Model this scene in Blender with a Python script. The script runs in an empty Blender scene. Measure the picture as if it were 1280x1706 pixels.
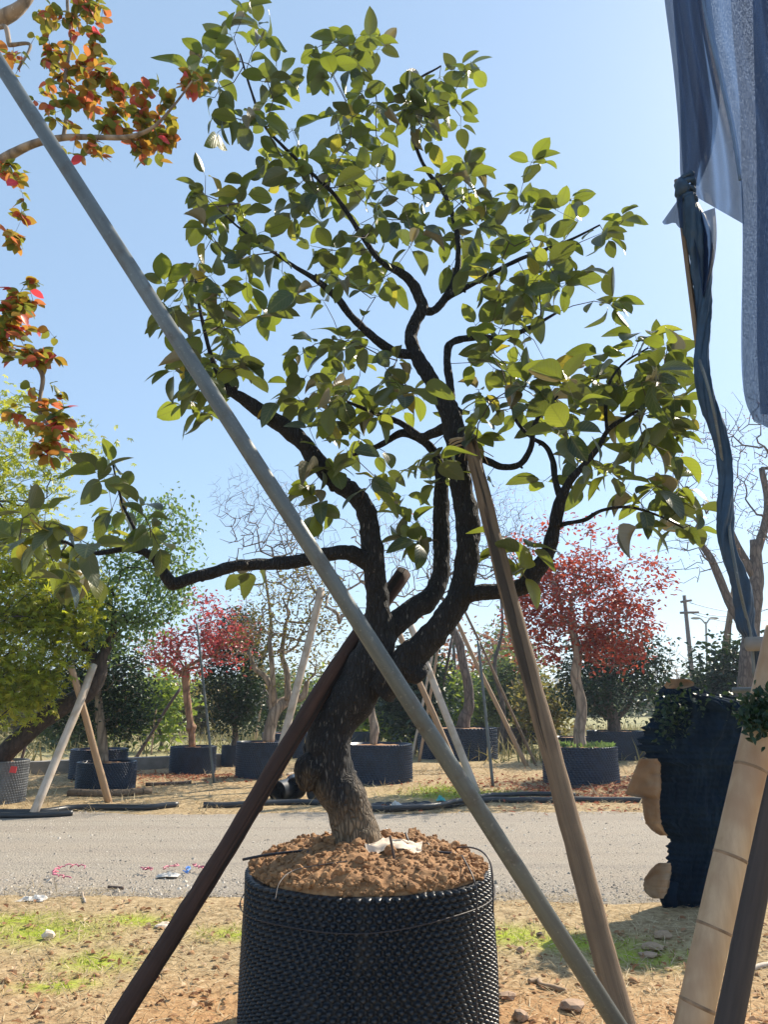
import bpy, math, random
import numpy as np
from mathutils import Vector, noise as mnoise

# ------------------------------------------------------------------ camera, sky, sun, exposure
R = math.radians
SC = bpy.context.scene
COL = SC.collection
F_PX, CX, CY, PITCH, CAM_H = 1232.0, 640.0, 853.0, R(14.4), 1.5
cd = bpy.data.cameras.new('camera'); cam = bpy.data.objects.new('camera', cd); COL.objects.link(cam)
cd.sensor_fit = 'VERTICAL'; cd.sensor_height = 36.0; cd.lens = 36.0 * F_PX / 1706.0
cd.clip_start = 0.05; cd.clip_end = 3000
cam.location = (0, 0, CAM_H); cam.rotation_euler = (R(90) + PITCH, 0, 0)
SC.camera = cam

SUN_AZ, SUN_EL = R(47), R(41)
HAZE = 0.0010
w = bpy.data.worlds.new('World'); SC.world = w; w.use_nodes = True
nt = w.node_tree; nt.nodes.clear()
out = nt.nodes.new('ShaderNodeOutputWorld'); bg = nt.nodes.new('ShaderNodeBackground')
sky = nt.nodes.new('ShaderNodeTexSky'); sky.sky_type = 'NISHITA'; sky.sun_disc = False
sky.sun_elevation = SUN_EL; sky.sun_rotation = SUN_AZ
sky.air_density = 1.0; sky.dust_density = 0.5; sky.ozone_density = 3.0; sky.altitude = 0
bg.inputs['Strength'].default_value = 0.122
veil = nt.nodes.new('ShaderNodeMix'); veil.data_type = 'RGBA'; veil.inputs[0].default_value = 0.58     # thin even high haze over the clear sky
veil.inputs[7].default_value = (2.1, 2.95, 3.85, 1)
nt.links.new(sky.outputs[0], veil.inputs[6]); nt.links.new(veil.outputs[2], bg.inputs['Color']); nt.links.new(bg.outputs[0], out.inputs['Surface'])

sd = bpy.data.lights.new('sun', 'SUN'); sun = bpy.data.objects.new('sun', sd); COL.objects.link(sun)
sd.energy = 4.5; sd.angle = R(0.55); sd.color = (1.0, 0.89, 0.72)
S = Vector((math.sin(SUN_AZ) * math.cos(SUN_EL), math.cos(SUN_AZ) * math.cos(SUN_EL), math.sin(SUN_EL)))
sun.rotation_euler = S.to_track_quat('Z', 'Y').to_euler(); sun.location = S * 50

SC.view_settings.view_transform = 'Standard'; SC.view_settings.look = 'None'
SC.view_settings.exposure = 0.95; SC.view_settings.gamma = 1.0
SC.view_settings.use_curve_mapping = False
SC.cycles.max_bounces = 8; SC.cycles.transparent_max_bounces = 16

# ------------------------------------------------------------------ geometry helpers
CP, SP = math.cos(PITCH), math.sin(PITCH)
def at(px, py, d):
    """photograph point (1280x1706) seen on the upright plane d metres ahead"""
    x = (px - CX) / F_PX; v = -(py - CY) / F_PX
    y = CP - v * SP; z = SP + v * CP
    t = d / y
    return np.array((x * t, d, CAM_H + z * t))
def zc(p): return p[1] * CP + (p[2] - CAM_H) * SP
def gd(py):
    return CAM_H / math.tan(math.atan((py - CY) / F_PX) - PITCH)
def gp(px, py, z=0.0):
    p = at(px, py, gd(py)); p[2] = z
    return p
def m_px(wpx, p): return wpx * zc(p) / F_PX
def nz(x, y, z, s=1.0): return mnoise.noise((x * s, y * s, z * s))
def unit(a):
    a = np.asarray(a, float); return a / (np.linalg.norm(a, axis=-1, keepdims=True) + 1e-12)

class MB:
    """collects verts / faces (and a uv per vertex) for one mesh"""
    def __init__(s): s.v = []; s.f = []; s.u = []; s.n = 0
    def add(s, v, f, uv=None):
        v = np.asarray(v, float); s.v.append(v)
        s.u.append(np.zeros((len(v), 2)) if uv is None else np.asarray(uv, float))
        n = s.n
        s.f.extend([tuple(i + n for i in q) for q in f]); s.n += len(v)
    def mesh(s, name, m, smooth=True, origin=None):
        me = bpy.data.meshes.new(name)
        V = np.concatenate(s.v) if s.v else np.zeros((0, 3))
        if origin is not None: V = V - np.asarray(origin)
        me.from_pydata(V.tolist(), [], s.f)
        U = np.concatenate(s.u) if s.u else np.zeros((0, 2))
        if U.any():
            li = np.empty(len(me.loops), dtype=np.int32); me.loops.foreach_get('vertex_index', li)
            ul = me.uv_layers.new(name='UVMap'); ul.data.foreach_set('uv', U[li].astype(np.float32).ravel())
        for mm in (m if isinstance(m, (list, tuple)) else [m]): me.materials.append(mm)
        if smooth: me.polygons.foreach_set('use_smooth', np.ones(len(me.polygons), dtype=bool))
        me.update()
        return me
    def build(s, name, m, parent=None, smooth=True, origin=None):
        o0 = origin
        if parent is not None and origin is None: o0 = np.array(parent.location)
        me = s.mesh(name, m, smooth, o0)
        return link(name, me, parent, (0, 0, 0) if parent is not None else (o0 if o0 is not None else (0, 0, 0)))
def link(name, me, parent=None, loc=(0, 0, 0)):
    o = bpy.data.objects.new(name, me); COL.objects.link(o); o.location = tuple(loc)
    if parent is not None: o.parent = parent
    return o
def thing(name, label, cat, loc=(0, 0, 0), group=None):
    o = bpy.data.objects.new(name, None); COL.objects.link(o); o.location = tuple(loc)
    o.empty_display_size = 0.1
    return tag(o, label, cat, group)
def tag(o, label=None, cat=None, group=None, kind=None):
    if label: o['label'] = label
    if cat: o['category'] = cat
    if group: o['group'] = group
    if kind: o['kind'] = kind
    return o

def spline(P, n=6):
    """Catmull-Rom through rows of P (any number of columns)"""
    P = np.asarray(P, float)
    if len(P) < 3:
        t = np.linspace(0, 1, n + 1)[:, None]; return P[0] * (1 - t) + P[-1] * t
    Q = np.vstack([2 * P[0] - P[1], P, 2 * P[-1] - P[-2]]); o = []
    for i in range(1, len(Q) - 2):
        p0, p1, p2, p3 = Q[i - 1:i + 3]
        for k in range(n):
            t = k / n
            o.append(.5 * ((2 * p1) + (p2 - p0) * t + (2 * p0 - 5 * p1 + 4 * p2 - p3) * t * t + (3 * p1 - p0 - 3 * p2 + p3) * t ** 3))
    o.append(P[-1]); return np.array(o)

def tube(mb, pts, rad, sides=8, cap=True, rough=0.0, rs=8.0, prof=None, twist=0.0):
    pts = np.asarray(pts, float); n = len(pts)
    rad = np.broadcast_to(np.asarray(rad, float), (n,))
    T = unit(np.gradient(pts, axis=0))
    a = np.array((0, 0, 1.0)) if abs(T[0][2]) < .9 else np.array((1.0, 0, 0))
    N = unit(np.cross(T[0], a)); ang = np.arange(sides) * 2 * math.pi / sides
    ca, sa = np.cos(ang), np.sin(ang)
    V = np.empty((n, sides, 3)); L = 0.0; UV = np.empty((n, sides, 2))
    for i in range(n):
        if i:
            L += np.linalg.norm(pts[i] - pts[i - 1])
        N = N - T[i] * np.dot(N, T[i]); N = unit(N); B = np.cross(T[i], N)
        if twist:
            c, s_ = math.cos(twist * L), math.sin(twist * L)
            N2, B2 = N * c + B * s_, B * c - N * s_
        else: N2, B2 = N, B
        r = np.full(sides, rad[i])
        if prof is not None: r = r * prof
        if rough:
            q = pts[i][None] + rad[i] * (ca[:, None] * N2 + sa[:, None] * B2)
            r = r * (1 + rough * np.array([nz(x, y, z, rs) + .5 * nz(x, y, z, rs * 2.7) for x, y, z in q]))
        V[i] = pts[i] + (r * ca)[:, None] * N2 + (r * sa)[:, None] * B2
        UV[i, :, 0] = ang / (2 * math.pi); UV[i, :, 1] = L
    f = []
    for i in range(n - 1):
        for k in range(sides):
            k2 = (k + 1) % sides
            f.append((i * sides + k, i * sides + k2, (i + 1) * sides + k2, (i + 1) * sides + k))
    V = V.reshape(-1, 3); UV = UV.reshape(-1, 2)
    if cap:
        f.append(tuple(range(sides - 1, -1, -1))); f.append(tuple(range((n - 1) * sides, n * sides)))
    mb.add(V, f, UV)

def scatter(mb, P, D, U, size, tv, tf, tuv=None, wid=None):
    """many copies of a small template: P points, D forward, U up, size"""
    P = np.asarray(P, float); n = len(P)
    if n == 0: return
    D = unit(D); X = unit(np.cross(D, U)); Z = np.cross(X, D)
    size = np.broadcast_to(np.asarray(size, float), (n,)); wid = size if wid is None else np.broadcast_to(wid, (n,))
    tv = np.asarray(tv, float); k = len(tv)
    V = P[:, None] + (tv[None, :, 0] * wid[:, None])[..., None] * X[:, None] + (tv[None, :, 1] * size[:, None])[..., None] * D[:, None] + (tv[None, :, 2] * size[:, None])[..., None] * Z[:, None]
    off = np.arange(n) * k
    F = []
    for q in tf:
        F.append((np.asarray(q)[None] + off[:, None]))
    fl = []
    for arr in F: fl.extend(map(tuple, arr.tolist()))
    mb.add(V.reshape(-1, 3), fl, None if tuv is None else np.tile(tuv, (n, 1)))

# ------------------------------------------------------------------ materials
def mat(name):
    m = bpy.data.materials.new(name); m.use_nodes = True
    t = m.node_tree; b = t.nodes['Principled BSDF']
    return m, t, b
def N(t, kind, **kw):
    n = t.nodes.new('ShaderNode' + kind)
    for k, v in kw.items():
        if k in n.inputs: n.inputs[k].default_value = v
        else: setattr(n, k, v)
    return n
def L(t, a, b): t.links.new(a, b)
def ramp(t, fac, stops, interp='LINEAR'):
    r = t.nodes.new('ShaderNodeValToRGB'); r.color_ramp.interpolation = interp
    e = r.color_ramp.elements
    while len(e) < len(stops): e.new(0.5)
    for el, (p, c) in zip(e, stops):
        el.position = p; el.color = (*c, 1) if len(c) == 3 else c
    L(t, fac, r.inputs[0]); return r.outputs[0]
def mixc(t, fac, a, b, mode='MIX'):
    m = t.nodes.new('ShaderNodeMix'); m.data_type = 'RGBA'; m.blend_type = mode
    for s, v in ((m.inputs[0], fac), (m.inputs[6], a), (m.inputs[7], b)):
        if isinstance(v, (int, float)): s.default_value = v
        elif isinstance(v, tuple): s.default_value = (*v, 1)
        else: L(t, v, s)
    return m.outputs[2]
def mth(t, op, a, b=0.0, clamp=False):
    m = t.nodes.new('ShaderNodeMath'); m.operation = op; m.use_clamp = clamp
    for s, v in ((m.inputs[0], a), (m.inputs[1], b)):
        if isinstance(v, (int, float)): s.default_value = v
        else: L(t, v, s)
    return m.outputs[0]
def coords(t, kind='Object', scale=(1, 1, 1)):
    c = t.nodes.new('ShaderNodeTexCoord'); mp = t.nodes.new('ShaderNodeMapping'); mp.inputs['Scale'].default_value = scale
    L(t, c.outputs[kind], mp.inputs[0]); return mp.outputs[0]
def noise_t(t, vec, scale, detail=4, rough=.55):
    n = N(t, 'TexNoise', Scale=scale, Detail=detail, Roughness=rough); L(t, vec, n.inputs['Vector']); return n.outputs[0]
def bump(t, b, h, strength=.5, dist=.01):
    n = N(t, 'Bump', Strength=strength, Distance=dist); L(t, h, n.inputs['Height']); L(t, n.outputs[0], b.inputs['Normal'])
def rnd(t):
    o = t.nodes.new('ShaderNodeObjectInfo'); g = t.nodes.new('ShaderNodeNewGeometry')
    return mth(t, 'FRACT', mth(t, 'ADD', o.outputs['Random'], g.outputs['Random Per Island']))

def bark_mat(name, dark, mid, fleck, base=None, zs=.35, sc=38, fl=.62, base_h=.4, bstr=.9):
    m, t, b = mat(name); v = coords(t, 'Object', (1, 1, zs))
    vo = N(t, 'TexVoronoi', Scale=sc, feature='DISTANCE_TO_EDGE'); 
    wv = noise_t(t, v, 9, 4); mv = t.nodes.new('ShaderNodeVectorMath'); mv.operation = 'ADD'
    sv = t.nodes.new('ShaderNodeVectorMath'); sv.operation = 'SCALE'; sv.inputs['Scale'].default_value = .05
    nn = N(t, 'TexNoise', Scale=14.0, Detail=3.0); L(t, v, nn.inputs['Vector']); L(t, nn.outputs[1], sv.inputs[0])
    L(t, v, mv.inputs[0]); L(t, sv.outputs[0], mv.inputs[1]); L(t, mv.outputs[0], vo.inputs['Vector'])
    cr = ramp(t, vo.outputs['Distance'], [(0, (0, 0, 0)), (.22, (1, 1, 1))])
    n2 = noise_t(t, v, 55, 3)
    c = ramp(t, wv, [(.3, dark), (.7, mid)])
    n3 = noise_t(t, coords(t, 'Object', (1, 1, .28)), 75, 3)
    low = 0.0
    if base is not None:
        sx = N(t, 'SeparateXYZ'); tc = t.nodes.new('ShaderNodeTexCoord'); L(t, tc.outputs['Object'], sx.inputs[0])
        low = mth(t, 'MULTIPLY', ramp(t, sx.outputs[2], [(.1, (1, 1, 1)), (.95, (0, 0, 0))]), .07)
    c = mixc(t, ramp(t, mth(t, 'ADD', n3, low), [(fl, (0, 0, 0)), (fl + .07, (1, 1, 1))]), c, fleck)
    if base is not None:
        sx = N(t, 'SeparateXYZ'); tc = t.nodes.new('ShaderNodeTexCoord'); L(t, tc.outputs['Object'], sx.inputs[0])
        hz = mth(t, 'ADD', sx.outputs[2], mth(t, 'MULTIPLY', mth(t, 'SUBTRACT', noise_t(t, v, 12, 3), .5), .5))
        fac = ramp(t, hz, [(base_h * .35, (1, 1, 1)), (base_h, (0, 0, 0))])
        c = mixc(t, fac, c, mixc(t, wv, base, tuple(x * .55 for x in base)))
    c = mixc(t, cr, mixc(t, .55, c, (.006, .006, .007)), c)
    L(t, c, b.inputs['Base Color']); b.inputs['Roughness'].default_value = .85
    bump(t, b, mth(t, 'ADD', cr, n2), bstr, .012)
    return m
def leaf_mat(name, stops, under=None, trans=(.4, .45, .06), tmix=.42, rough=.42, veins=True, spec=.5, tw=.55):
    m, t, b = mat(name); r = rnd(t)
    c = ramp(t, r, stops)
    v = coords(t, 'Object'); blot = noise_t(t, v, 30, 3)
    c = mixc(t, mth(t, 'MULTIPLY', blot, .35), c, tuple(x * .6 for x in stops[0][1]))
    tc_col = mixc(t, tw, c, trans)
    if veins:
        spot = ramp(t, noise_t(t, coords(t, 'Object', (1.3, 1.3, 1.3)), 9, 4, .7), [(.66, (0, 0, 0)), (.72, (1, 1, 1))])
        c = mixc(t, mth(t, 'MULTIPLY', spot, .7), c, (.12, .075, .035)); tc_col = mixc(t, mth(t, 'MULTIPLY', spot, .7), tc_col, (.10, .06, .02))
    if veins:
        uv = t.nodes.new('ShaderNodeUVMap'); sx = N(t, 'SeparateXYZ'); L(t, uv.outputs[0], sx.inputs[0])
        au = mth(t, 'ABSOLUTE', sx.outputs[0]); ph = mth(t, 'SUBTRACT', sx.outputs[1], mth(t, 'MULTIPLY', au, 1.1))
        wv = mth(t, 'POWER', mth(t, 'ABSOLUTE', mth(t, 'COSINE', mth(t, 'MULTIPLY', ph, 24.0))), 14.0)
        mid = mth(t, 'LESS_THAN', au, .018)
        vn = mth(t, 'MAXIMUM', mth(t, 'MULTIPLY', wv, .6), mid)
        c = mixc(t, mth(t, 'MULTIPLY', vn, .35), c, (.3, .3, .13))
        tc_col = mixc(t, mth(t, 'MULTIPLY', vn, .45), tc_col, (.12, .13, .02))
        bump(t, b, mth(t, 'SUBTRACT', blot, vn), .35, .004)
    if under is not None:
        g = t.nodes.new('ShaderNodeNewGeometry')
        c = mixc(t, mth(t, 'MULTIPLY', g.outputs['Backfacing'], .65), c, under)
    L(t, c, b.inputs['Base Color']); b.inputs['Roughness'].default_value = rough
    b.inputs['Specular IOR Level'].default_value = spec
    tr = t.nodes.new('ShaderNodeBsdfTranslucent'); L(t, tc_col, tr.inputs[0])
    mx = t.nodes.new('ShaderNodeMixShader'); mx.inputs[0].default_value = tmix
    if veins: L(t, mth(t, 'ADD', mth(t, 'MULTIPLY', r, tmix * 1.0), tmix * .28), mx.inputs[0])
    L(t, b.outputs[0], mx.inputs[1]); L(t, tr.outputs[0], mx.inputs[2])
    L(t, mx.outputs[0], t.nodes['Material Output'].inputs[0])
    return m
def wood_mat(name, a, bcol, stain=None, zs=.06, sc=30, rough=.75, bs=.5):
    m, t, b = mat(name); v = coords(t, 'Object', (1, 1, zs))
    g = noise_t(t, v, sc, 5, .65); p = noise_t(t, coords(t, 'Object'), 4, 3)
    c = ramp(t, g, [(.3, a), (.7, bcol)])
    if stain: c = mixc(t, ramp(t, p, [(.45, (0, 0, 0)), (.65, (1, 1, 1))]), c, stain)
    L(t, c, b.inputs['Base Color']); b.inputs['Roughness'].default_value = rough
    bump(t, b, g, bs, .006); return m
def cracked_mat(name, a, bcol, dark):
    m, t, b = mat(name); v = coords(t, 'Object', (1, 1, .035)); g = noise_t(t, v, 34, 6, .7); k = noise_t(t, coords(t, 'Object', (1, 1, .02)), 22, 3, .5); p = noise_t(t, coords(t, 'Object'), 5, 4)
    c = ramp(t, g, [(.28, a), (.72, bcol)]); c = mixc(t, ramp(t, p, [(.4, (0, 0, 0)), (.7, (1, 1, 1))]), c, mixc(t, g, a, tuple(x * .62 for x in bcol)))
    cr = ramp(t, k, [(.36, (1, 1, 1)), (.41, (0, 0, 0))]); c = mixc(t, mth(t, 'MULTIPLY', cr, .85), c, dark)
    L(t, c, b.inputs['Base Color']); b.inputs['Roughness'].default_value = .85; bump(t, b, mth(t, 'SUBTRACT', g, cr), 1.0, .012); return m
def plain_mat(name, c, rough=.6, var=.25, sc=12, metal=0.0, bs=0.0, spec=.5):
    m, t, b = mat(name); v = coords(t, 'Object'); n = noise_t(t, v, sc, 4)
    cc = ramp(t, n, [(.25, tuple(x * (1 - var) for x in c)), (.75, tuple(min(1, x * (1 + var)) for x in c))])
    L(t, cc, b.inputs['Base Color']); b.inputs['Roughness'].default_value = rough; b.inputs['Metallic'].default_value = metal
    b.inputs['Specular IOR Level'].default_value = spec
    if bs: bump(t, b, n, bs, .005)
    return m

M = {}
M['bark'] = bark_mat('black_bark', (.007, .008, .011), (.024, .024, .027), (.13, .12, .11), base=(.30, .22, .14), base_h=.34, fl=.635, sc=62, zs=.26)
M['twig'] = wood_mat('twig_bark', (.03, .024, .022), (.085, .06, .05), zs=.3)
M['leaf'] = leaf_mat('olive_leaf', [(0, (.008, .032, .036)), (.42, (.016, .050, .038)), (.62, (.04, .078, .030)), (.82, (.10, .13, .03)), (.95, (.18, .18, .05)), (.992, (.45, .22, .04))],  # random leaf tints; the dark teal stops paint in the shaded leaves
                     under=(.10, .12, .08), trans=(.40, .47, .03), tmix=.47, rough=.36)
M['leaf_dry'] = leaf_mat('drying_leaf', [(0, (.12, .115, .07)), (.5, (.19, .165, .10)), (1, (.27, .21, .12))], under=(.26, .24, .18), trans=(.35, .30, .08), tmix=.25)
def pot_mat():
    m, t, b = mat('black_pot_plastic'); g = noise_t(t, coords(t, 'Object'), 5, 6, .7); h_ = noise_t(t, coords(t, 'Object', (1, 1, .25)), 11, 5, .7)
    c = ramp(t, g, [(.3, (.008, .013, .022)), (.7, (.014, .02, .03))]); c = mixc(t, ramp(t, h_, [(.5, (0, 0, 0)), (.8, (.55, .55, .55))]), c, (.075, .065, .055))
    L(t, c, b.inputs['Base Color']); L(t, ramp(t, h_, [(.35, (.26, .26, .26)), (.75, (.62, .62, .62))]), b.inputs['Roughness']); return m
M['pot'] = pot_mat()
M['pot_far'] = plain_mat('dusty_pot_plastic', (.008, .022, .050), .34, .4, 5, spec=.4)
M['pot_brown'] = plain_mat('brown_pot_plastic', (.085, .06, .055), .55, .3, 5)
M['pot_grey'] = plain_mat('grey_pot_plastic', (.13, .135, .14), .5, .3, 5)
M['soil'] = None
def soil_mat():
    m, t, b = mat('red_soil'); v = coords(t, 'Object'); n = noise_t(t, v, 22, 6, .7); n2 = noise_t(t, v, 4, 3)
    c = ramp(t, n, [(.3, (.15, .075, .034)), (.55, (.36, .20, .095)), (.8, (.52, .34, .19))])
    c = mixc(t, mth(t, 'MULTIPLY', n2, .4), c, (.28, .14, .06))
    L(t, c, b.inputs['Base Color']); b.inputs['Roughness'].default_value = .95; bump(t, b, n, .9, .012); return m
M['soil'] = soil_mat()
def steel_mat():
    m, t, b = mat('galvanised_steel'); a = noise_t(t, coords(t, 'Object', (1, 1, .12)), 20, 5, .7); g = noise_t(t, coords(t, 'Object'), 7, 5, .7); f_ = noise_t(t, coords(t, 'Object'), 90, 3)
    c = ramp(t, a, [(.3, (.085, .10, .105)), (.7, (.17, .19, .19))]); c = mixc(t, ramp(t, g, [(.52, (0, 0, 0)), (.68, (.7, .7, .7))]), c, (.10, .085, .07)); c = mixc(t, ramp(t, f_, [(.62, (0, 0, 0)), (.7, (.5, .5, .5))]), c, (.26, .27, .26))
    L(t, c, b.inputs['Base Color']); b.inputs['Metallic'].default_value = .25; L(t, ramp(t, g, [(.3, (.38, .38, .38)), (.7, (.7, .7, .7))]), b.inputs['Roughness']); bump(t, b, a, .15, .003); return m
M['steel'] = steel_mat()
M['redpost'] = cracked_mat('red_brown_post', (.026, .015, .012), (.085, .040, .027), (.012, .009, .009))
M['greypost'] = cracked_mat('weathered_post', (.12, .085, .06), (.31, .215, .135), (.03, .024, .02))
M['bamboo'] = wood_mat('dry_bamboo', (.34, .22, .125), (.52, .37, .23), (.33, .19, .10), bs=.2, sc=22, rough=.5, zs=.10)
M['bamboo_node'] = plain_mat('bamboo_joint', (.24, .15, .085), .7, .5, 30)
M['blackpost'] = wood_mat('dark_post', (.03, .026, .026), (.07, .055, .05), bs=.8)
M['palepole'] = wood_mat('pale_pole', (.40, .33, .26), (.56, .48, .40), (.36, .28, .2), bs=.3)
M['tanpole'] = wood_mat('tan_pole', (.26, .17, .10), (.42, .29, .18), bs=.3)
M['darkpole'] = wood_mat('dark_pole', (.06, .04, .035), (.12, .08, .06), bs=.3)
M['palebark'] = bark_mat('pale_bark', (.26, .20, .15), (.42, .34, .26), (.5, .43, .35), zs=.25, sc=9, bstr=.4)
M['tanbark'] = bark_mat('tan_bark', (.28, .15, .09), (.42, .25, .15), (.5, .33, .22), zs=.25, sc=9, bstr=.4)
M['greybark'] = bark_mat('grey_bark', (.11, .085, .07), (.20, .16, .135), (.28, .24, .2), zs=.25, sc=12, bstr=.5)
M['darkbark'] = bark_mat('dark_bark', (.03, .022, .018), (.07, .05, .04), (.14, .1, .08), zs=.3, sc=14, bstr=.6)
M['evergreen'] = leaf_mat('evergreen_leaf', [(0, (.008, .028, .018)), (.5, (.013, .042, .022)), (1, (.035, .072, .028))], trans=(.08, .14, .02), tmix=.15, rough=.42, veins=False, spec=.32)
M['redleaf'] = leaf_mat('red_leaf', [(0, (.18, .04, .04)), (.4, (.30, .05, .045)), (.75, (.44, .09, .045)), (1, (.30, .13, .06))], trans=(.60, .10, .05), tmix=.45, veins=False)
M['pinkleaf'] = leaf_mat('pink_red_leaf', [(0, (.33, .05, .065)), (.5, (.46, .08, .09)), (1, (.38, .12, .07))], trans=(.68, .12, .12), tmix=.45, veins=False)
M['orangeleaf'] = leaf_mat('orange_leaf', [(0, (.09, .15, .035)), (.3, (.17, .21, .04)), (.52, (.34, .25, .04)), (.7, (.50, .22, .05)), (.86, (.60, .11, .06)), (1, (.75, .05, .13))], trans=(.7, .6, .05), tmix=.5, veins=False, tw=.25)
M['brightred'] = leaf_mat('bright_red_leaf', [(0, (.45, .04, .05)), (.5, (.62, .06, .10)), (1, (.6, .15, .06))], trans=(.9, .1, .12), tmix=.5, veins=False)
M['maple'] = leaf_mat('maple_leaf', [(0, (.05, .11, .02)), (.4, (.13, .21, .025)), (.7, (.28, .33, .035)), (1, (.46, .38, .05))], trans=(.8, .82, .04), tmix=.55, veins=False)
M['limeleaf'] = leaf_mat('light_green_leaf', [(0, (.05, .12, .045)), (.6, (.11, .2, .07)), (1, (.22, .27, .10))], trans=(.35, .5, .1), tmix=.4, veins=False)
M['oliveleaf'] = leaf_mat('small_olive_leaf', [(0, (.10, .10, .03)), (.6, (.17, .15, .045)), (1, (.3, .17, .06))], trans=(.4, .36, .08), tmix=.4, veins=False)
M['fargreen'] = leaf_mat('far_leaf', [(0, (.05, .085, .035)), (.6, (.09, .13, .05)), (1, (.16, .18, .06))], trans=(.3, .4, .08), tmix=.35, veins=False)
M['brightgreen'] = leaf_mat('bright_leaf', [(0, (.10, .18, .03)), (.6, (.19, .28, .05)), (1, (.3, .34, .07))], trans=(.5, .6, .06), tmix=.4, veins=False)
M['rust'] = leaf_mat('rust_leaf', [(0, (.22, .10, .06)), (.6, (.3, .13, .08)), (1, (.34, .2, .1))], trans=(.5, .2, .1), tmix=.35, veins=False)
M['blackpipe'] = plain_mat('black_hose', (.02, .024, .03), .4, .3, 6)
M['white'] = plain_mat('white_plastic', (.6, .57, .53), .5, .1, 20)
M['pink'] = plain_mat('pink_ribbon', (.62, .17, .25), .4, .15, 20)
M['blue'] = plain_mat('blue_ribbon', (.1, .28, .75), .4, .15, 20)
M['teal'] = plain_mat('teal_plastic', (.06, .38, .36), .4, .15, 20)
M['red'] = plain_mat('red_tag', (.65, .05, .05), .5, .1, 20)
M['sack'] = plain_mat('pale_sacking', (.70, .58, .46), .9, .2, 30, bs=.5)
M['concrete'] = plain_mat('kerb_concrete', (.25, .235, .215), .9, .25, 5, bs=.4)
M['wire'] = plain_mat('dark_wire', (.03, .025, .03), .5)
M['rope'] = plain_mat('straw_rope', (.38, .29, .18), .9, .3, 40, bs=.6)
M['stone'] = plain_mat('pale_stone', (.38, .26, .18), .9, .3, 14, bs=.6)
M['scrap'] = wood_mat('tan_board', (.30, .20, .12), (.42, .29, .18), (.26, .16, .09), zs=.3, sc=14, rough=.85, bs=.4)

# ------------------------------------------------------------------ ground and road
rng = np.random.default_rng(7)
def road_near(x): return 6.50 + .22 * nz(x, 0, 3, .7) + .10 * nz(x, 5, 1, 2.6) - .03 * x
def road_far(x): return 11.15 + .25 * nz(x, 9, 3, .5) + .12 * nz(x, 2, 8, 2.2)
def gz(x, y):
    a = road_near(x); b = road_far(x)
    k = min(1, max(0, (a - y) / .35)) if y < (a + b) / 2 else min(1, max(0, (y - b) / .4))
    far = 1.0 if y < 40 else 0.3
    return -.03 + k * (.032 + .035 * nz(x, y, 0, .8) + .014 * nz(x, y, 4, 3.1) + (.007 * nz(x, y, 7, 9) if y < 8 else 0)) * far
def axis(parts):
    o = []
    for a, b, s in parts: o += list(np.arange(a, b, s))
    return np.array(o + [parts[-1][1]])
xs = axis([(-600, -60, 60), (-60, -12, 4), (-12, -5, .5), (-5, 5, .06), (5, 12, .5), (12, 60, 4), (60, 600, 60)])
ys = axis([(-30, 1, 2), (1, 3.4, .2), (3.4, 6.9, .045), (6.9, 10.6, .5), (10.6, 16, .14), (16, 40, 1.5), (40, 200, 16), (200, 1500, 130)])
V = [(x, y, gz(x, y)) for y in ys for x in xs]; nx = len(xs)
Fc = [(j * nx + i, j * nx + i + 1, (j + 1) * nx + i + 1, (j + 1) * nx + i) for j in range(len(ys) - 1) for i in range(nx - 1)]
GREEN = [(70, 1555, .38, .16), (165, 1602, .22, .12), (20, 1535, .3, .12), (95, 1645, .2, .06), (225, 1535, .22, .08), (850, 1560, .30, .12), (960, 1570, .45, .12),
         (1060, 1590, .3, .12), (390, 1555, .2, .1), (770, 1325, .8, .35), (740, 1318, .5, .3)]
GR = [(gp(a, b), rx, ry) for a, b, rx, ry in GREEN]
def greenness(x, y):
    s = 0.0
    for p, rx, ry in GR:
        q = ((x - p[0]) / rx) ** 2 + ((y - p[1]) / ry / 1.6) ** 2
        if q < 4: s = max(s, math.exp(-q * 1.1))
    return s
def ground_mat():
    m, t, b = mat('dry_ground'); v = coords(t, 'Object')
    n1 = noise_t(t, v, 1.3, 5, .6); n2 = noise_t(t, v, 18, 6, .7); n3 = noise_t(t, coords(t, 'Object', (1, 1, 1)), 70, 3)
    c = ramp(t, n2, [(.28, (.17, .11, .06)), (.5, (.37, .275, .155)), (.72, (.55, .43, .27))])
    red = ramp(t, n2, [(.25, (.24, .11, .045)), (.55, (.44, .25, .12)), (.8, (.54, .36, .20))])
    at_ = N(t, 'Attribute', attribute_name='mask'); sep = N(t, 'SeparateColor'); L(t, at_.outputs['Color'], sep.inputs[0])
    wr = mth(t, 'ADD', sep.outputs[1], mth(t, 'MULTIPLY', mth(t, 'SUBTRACT', n1, .58), 1.3), True)
    c = mixc(t, wr, c, red)
    gm = mth(t, 'MULTIPLY', sep.outputs[0], ramp(t, n2, [(.25, (0, 0, 0)), (.5, (1, 1, 1))]))
    c = mixc(t, gm, c, (.33, .40, .04))
    fm = sep.outputs[2]; c = mixc(t, mth(t, 'MULTIPLY', fm, .8), c, mixc(t, n1, (.36, .33, .19), (.22, .25, .11)))
    L(t, c, b.inputs['Base Color']); b.inputs['Roughness'].default_value = .95; b.inputs['Specular IOR Level'].default_value = .15
    bump(t, b, mth(t, 'ADD', n2, mth(t, 'MULTIPLY', n3, .4)), .8, .02); return m
M['ground'] = ground_mat()
me = bpy.data.meshes.new('ground'); me.from_pydata(V, [], Fc); me.materials.append(M['ground'])
ca_ = me.color_attributes.new('mask', 'FLOAT_COLOR', 'POINT')
buf = np.zeros((len(V), 4), np.float32)
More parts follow.
